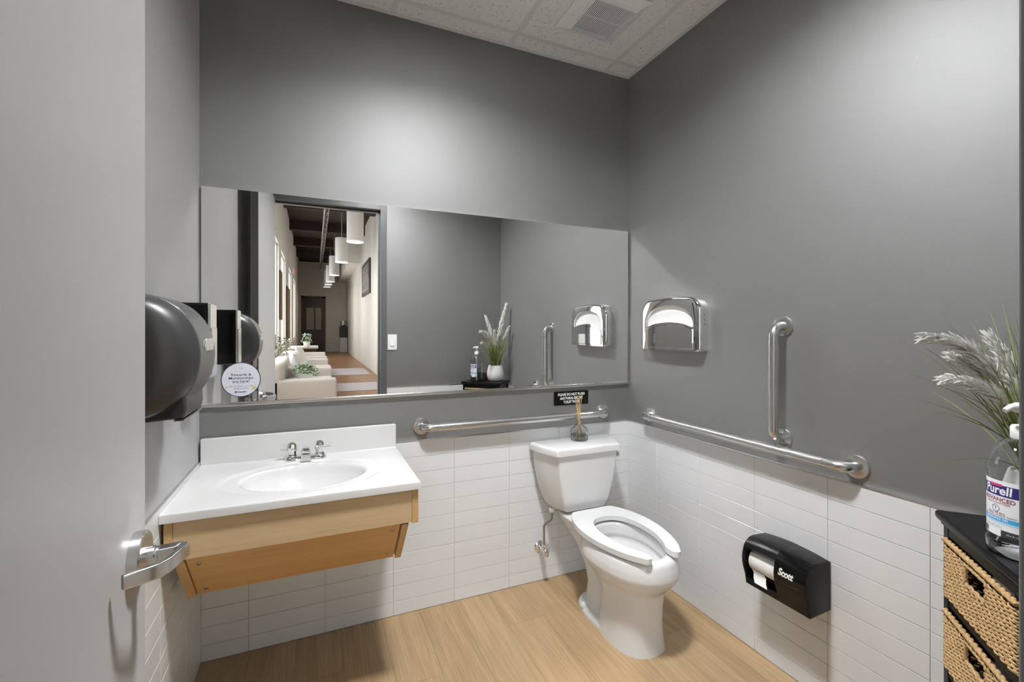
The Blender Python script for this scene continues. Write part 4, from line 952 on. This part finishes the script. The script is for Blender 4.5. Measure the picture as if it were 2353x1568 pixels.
for i, (a, b) in enumerate(wins):
    w = thing('window_%d' % (i + 1), None, None, (HX0, (a + b) / 2, .85), kind='structure')
    obj('pane', G().box(HX0 - .10, HX0 - .09, b, a, .85, 3.35), 'daylight', w)
    obj('window_frame', G().box(HX0 - .09, HX0 - .05, b, b + .06, .85, 3.35).box(HX0 - .09, HX0 - .05, a - .06, a, .85, 3.35).box(HX0 - .09, HX0 - .05, b, a, 3.29, 3.35).box(HX0 - .09, HX0 - .05, b, a, .85, .91).box(HX0 - .09, HX0 - .05, (a + b) / 2 - .02, (a + b) / 2 + .02, .85, 3.35), 'hall_wall', w)
# pictures between the windows and on the right wall
for i, (y0, y1, z0, z1, lab) in enumerate(((-8.5, -7.85, 1.55, 2.75, 'dark framed panel between the two nearest hall windows'), (-12.2, -10.7, 1.0, 2.6, 'dark framed panel beyond the second hall window'))):
    pf = thing('wall_panel', lab, 'wall panel', (HX0, (y0 + y1) / 2, z0))
    obj('panel_frame', G().box(HX0 + .001, HX0 + .04, y0, y1, z0, z1), 'walnut', pf, bevel=.004); obj('panel_face', G().box(HX0 + .04, HX0 + .043, y0 + .06, y1 - .06, z0 + .06, z1 - .06), 'box', pf)
pf = thing('wall_picture', 'dark framed abstract picture on the plaster wall of the hall', 'picture', (HX1, -12.0, 2.5))
obj('picture_frame', G().box(HX1 - .05, HX1 - .001, -13.3, -10.8, 2.48, 3.62), 'dark_door', pf, bevel=.004); obj('print', G().box(HX1 - .054, HX1 - .05, -13.05, -11.05, 2.6, 3.5), 'art', pf)
# end door
ed = thing('door_2', None, None, (-.05, HY1, 0), kind='structure')
obj('door_frame', G().box(-.66, .57, HY1 + .001, HY1 + .05, 0, 3.09).box(.46, .57, HY1 + .05, HY1 + .09, 0, 3.09).box(-.66, -.55, HY1 + .05, HY1 + .09, 0, 3.09).box(-.66, .57, HY1 + .05, HY1 + .09, 2.98, 3.09), 'walnut', ed)
obj('leaf', G().box(-.55, .46, HY1 + .05, HY1 + .07, .02, 2.98), 'dark_door', ed)
for a, b in ((-.42, -.03), (.05, .34)):
    obj('pane', G().box(a, b, HY1 + .07, HY1 + .08, 1.25, 2.45), 'dim_glass', ed)
# water cooler
wc = thing('water_cooler', 'black-topped silver water cooler at the far end of the hall', 'water cooler', (1.47, -22.0, 0))
obj('cabinet', G().box(1.25, 1.69 - .05, -22.2, -21.8, .0, .82), 'galv', wc, bevel=.02); obj('tap_panel', G().box(1.24, 1.65, -22.22, -21.78, .82, 1.42), 'dark_door', wc, bevel=.02)
obj('bottle', G().lathe([(.10, 1.42), (.17, 1.50), (.17, 1.72), (.0001, 1.76)], (1.45, -22.0, 0), (0, 0, 1), 24), 'galv', wc, smooth=40)
# pendants
pend = [(.82, -6.14, 3.24), (.723, -9.67, 3.25), (.67, -13.62, 3.29), (.635, -17.0, 3.36), (.615, -19.3, 3.42), (.60, -21.2, 3.47)]
ords = ['first', 'second', 'third', 'fourth', 'fifth', 'last']
for i, (x_, y_, z_) in enumerate(pend):
    if i == 0:
        pd = thing('pendant_lamp', '', 'pendant lamp', (x_, y_, z_), 'row of pendant lamps in the hall')
        obj('shade', G().lathe([(.177, .02), (.177, .70)], (x_, y_, z_), (0, 0, 1), 36, caps=False), 'shade', pd, smooth=60)
        obj('glowing_ring', G().lathe([(.0001, .03), (.172, .03)], (x_, y_, z_), (0, 0, 1), 36, caps=False), 'lamp', pd)
        obj('rim', G().lathe([(.179, 0), (.179, .028), (.171, .028), (.171, 0), (.179, 0)], (x_, y_, z_), (0, 0, 1), 36, caps=False), 'plastic', pd, smooth=40)
        obj('shade_top', G().lathe([(.177, .70), (.02, .715), (.0001, .715)], (x_, y_, z_), (0, 0, 1), 36, caps=False), 'galv', pd)
        obj('rod', G().tube([(x_, y_, z_ + .70), (x_, y_, HZ)], .012, 8), 'galv', pd, smooth=60)
        first = pd
    else: pd = copy_tree(first, (x_, y_, z_))
    pd['label'] = 'white cylinder pendant lamp, %s in the hall row counting from the restroom door' % ords[i]
cdt = obj('conduit_truss', G().tube([(.24, -2, 4.42), (.24, -22, 4.42)], .02, 6).tube([(.36, -2, 4.62), (.36, -22, 4.62)], .02, 6), 'galv', label='galvanised lattice conduit running under the dark hall ceiling', cat='conduit')
g = G()
for i in range(26): g.tube([(.24, -2 - i * .77, 4.42), (.36, -2.385 - i * .77, 4.62), (.24, -2.77 - i * .77, 4.42)], .012, 5)
obj('lacing', g, 'galv', cdt, kind='stuff')
ex = thing('exit_sign', 'small red exit sign high on the window wall of the hall', 'exit sign', (HX0, -14.6, 3.4))
obj('sign_box', G().box(HX0 + .001, HX0 + .06, -14.85, -14.4, 3.36, 3.58), 'plastic', ex, bevel=.01); obj('lit_face', G().box(HX0 + .06, HX0 + .065, -14.82, -14.43, 3.39, 3.55), 'exit', ex)
# seating
def sofa(y0, y1, label):
    s = thing('sofa', label, 'sofa', (-.15, (y0 + y1) / 2, 0), 'cream sofas along the hall windows')
    obj('base', G().box(-.62, .30, y0, y1, .06, .32), 'sofa', s, bevel=.02)
    obj('seat_cushion', G().box(-.45, .30, y0 + .26, y1 - .26, .32, .47), 'cushion', s, bevel=.04, bseg=3, smooth=50)
    for a, b in ((y0, y0 + .25), (y1 - .25, y1)): obj('arm', G().box(-.62, .30, a, b, .32, .62), 'sofa', s, bevel=.03, bseg=3, smooth=50)
    obj('backrest', G().box(-.66, -.44, y0, y1, .30, .82), 'sofa', s, bevel=.04, bseg=3, smooth=50)
    return s
sofa(-5.0, -2.70, 'cream sofa nearest the restroom door along the hall windows'); sofa(-7.55, -5.2, 'cream sofa second from the restroom door along the hall windows'); sofa(-10.6, -8.3, 'cream sofa farthest down the hall along the windows')
def pillow(c, yaw, label):
    g = G(); n = 14; vs = []
    for sgn in (-1, 1):
        for i in range(n + 1):
            for k in range(n + 1):
                u, v = 2 * i / n - 1, 2 * k / n - 1; th = .075 * (1 - u ** 4) ** .5 * (1 - v ** 4) ** .5
                p = Vector((sgn * th, .23 * u, .23 * v)); p = Matrix.Rotation(-.35, 3, 'Y') @ p; p = Matrix.Rotation(yaw, 3, 'Z') @ p; vs.append(Vector(c) + p)
    N = (n + 1) ** 2; fs = []
    for s_ in (0, 1):
        for i in range(n):
            for k in range(n): a = s_ * N + i * (n + 1) + k; fs.append((a, a + 1, a + n + 2, a + n + 1))
    g.add(vs, fs); obj('pillow', g, 'cushion', smooth=80, label=label, cat='cushion', group='cushions on the hall sofas')
pillow((-.27, -4.50, .725), .2, 'pale cushion at the far end of the nearest hall sofa'); pillow((-.27, -4.02, .725), -.1, 'pale cushion in the middle of the nearest hall sofa'); pillow((-.27, -6.9, .725), .1, 'pale cushion on the second hall sofa')
def leafy(c, r, h, n, name, label, seed, flowers=0):
    rl = random.Random(seed); t = thing(name, label, 'potted plant', c)
    obj('planter', G().lathe([(.07, 0), (.10, .02), (.12, .18), (.105, .18), (.10, .14), (.0001, .14)], c, (0, 0, 1), 24), 'pot', t, smooth=40)
    for nm, m_, cnt in (('foliage', 'leaf', n), ('blossoms', 'flower', flowers)):
        if not cnt: continue
        g = G()
        for i in range(cnt):
            a, e_, rr = rl.uniform(0, 6.283), rl.uniform(0, 1.45), r * rl.uniform(.5, 1); p = Vector(c) + Vector((rr * math.cos(a) * math.cos(e_ * .8), rr * math.sin(a) * math.cos(e_ * .8), .16 + h * math.sin(e_)))
            d_ = Vector((rl.gauss(0, 1), rl.gauss(0, 1), rl.gauss(0, .6))).normalized(); w = d_.orthogonal().normalized() * .012; L_ = .048
            g.add([p, p + d_ * L_ * .5 + w, p + d_ * L_, p + d_ * L_ * .5 - w], [(0, 1, 2, 3)])
        me = bpy.data.meshes.new(nm); me.from_pydata([tuple(q) for q in g.v], [], g.f); obj(nm, me, m_, t, kind='stuff')
leafy((-.13, -3.45, .4705), .18, .14, 240, 'table_plant', 'low leafy plant with white flowers on the nearest hall sofa', 21, 160)
leafy((-.60, -6.0, .0), .20, 1.0, 260, 'floor_plant', 'tall green plant by the first hall window', 22)
cs = thing('console_table', 'dark wooden console table far down the hall', 'console table', (-.35, -13.6, 0))
obj('table_top', G().box(-.70, .12, -14.4, -12.8, .62, .68), 'sofa', cs, bevel=.01); obj('table_body', G().box(-.66, .05, -14.3, -12.9, .05, .62), 'walnut', cs, bevel=.01)
leafy((-.25, -13.2, .681), .20, .30, 120, 'console_plant', 'white flowers in a pot on the hall console table', 23, 90)
ot = thing('ottoman', 'low pale ottoman between the sofas in the hall', 'ottoman', (.1, -8.0, 0))
obj('ottoman_pad', G().box(-.3, .30, -8.25, -7.6, .28, .42), 'cushion', ot, bevel=.04, bseg=3, smooth=50); obj('ottoman_base', G().box(-.28, .28, -8.22, -7.63, .02, .28), 'sofa', ot, bevel=.02)
for ra, rb, lab in ((-11.6, -9.4, 'pale rug of painted daylight farther down the hall floor'), (-7.4, -5.9, 'pale rug of painted daylight nearer the restroom on the hall floor')):
    obj('floor_lightpatch', G().box(.35, 1.5, ra, rb, .0005, .010), 'lightpatch', label=lab, cat='lightpatch', bevel=.003)  # pale slabs stand in for daylight falling on the hall floor

# ------------------------------------------------------------------ words for the setting
for n_, l_, c_ in (('floor', 'light bamboo plank floor of the restroom', 'floor'), ('ceiling', 'white speckled drop ceiling of the restroom', 'ceiling'),
                   ('wall_back', 'grey painted wall behind sink and toilet with white tiled lower part', 'wall'), ('wall_right', 'grey painted wall with the long grab bar and white tiled lower part', 'wall'),
                   ('wall_left', 'grey painted wall with the towel dispenser and white tiled lower part', 'wall'), ('wall_front', 'grey painted wall around the doorway seen in the mirror', 'wall'),
                   ('trim_1', 'dark grey metal frame around the restroom doorway', 'door frame'), ('door_1', 'grey restroom door standing open with a steel lever handle', 'door'),
                   ('door_2', 'dark glazed door at the far end of the hall', 'door'), ('floor_hall', 'brown wooden floor of the hall seen in the mirror', 'floor'),
                   ('ceiling_hall', 'dark timber ceiling of the hall with beams', 'ceiling'), ('wall_hall_left', 'cream plaster hall wall with the tall windows', 'wall'),
                   ('wall_hall_right', 'cream plaster hall wall with the dark picture', 'wall'), ('wall_hall_end', 'cream plaster wall at the far end of the hall', 'wall'),
                   ('wall_hall_front', 'cream plaster hall face of the restroom wall', 'wall')):
    tag(bpy.data.objects[n_], l_, c_)
for i, w_ in enumerate(('added unseen for light, nearest', 'second', 'third', 'fourth', 'fifth', 'farthest')):
    tag(bpy.data.objects['window_%d' % (i + 1)], 'tall daylit hall window, %s from the restroom door' % w_, 'window')
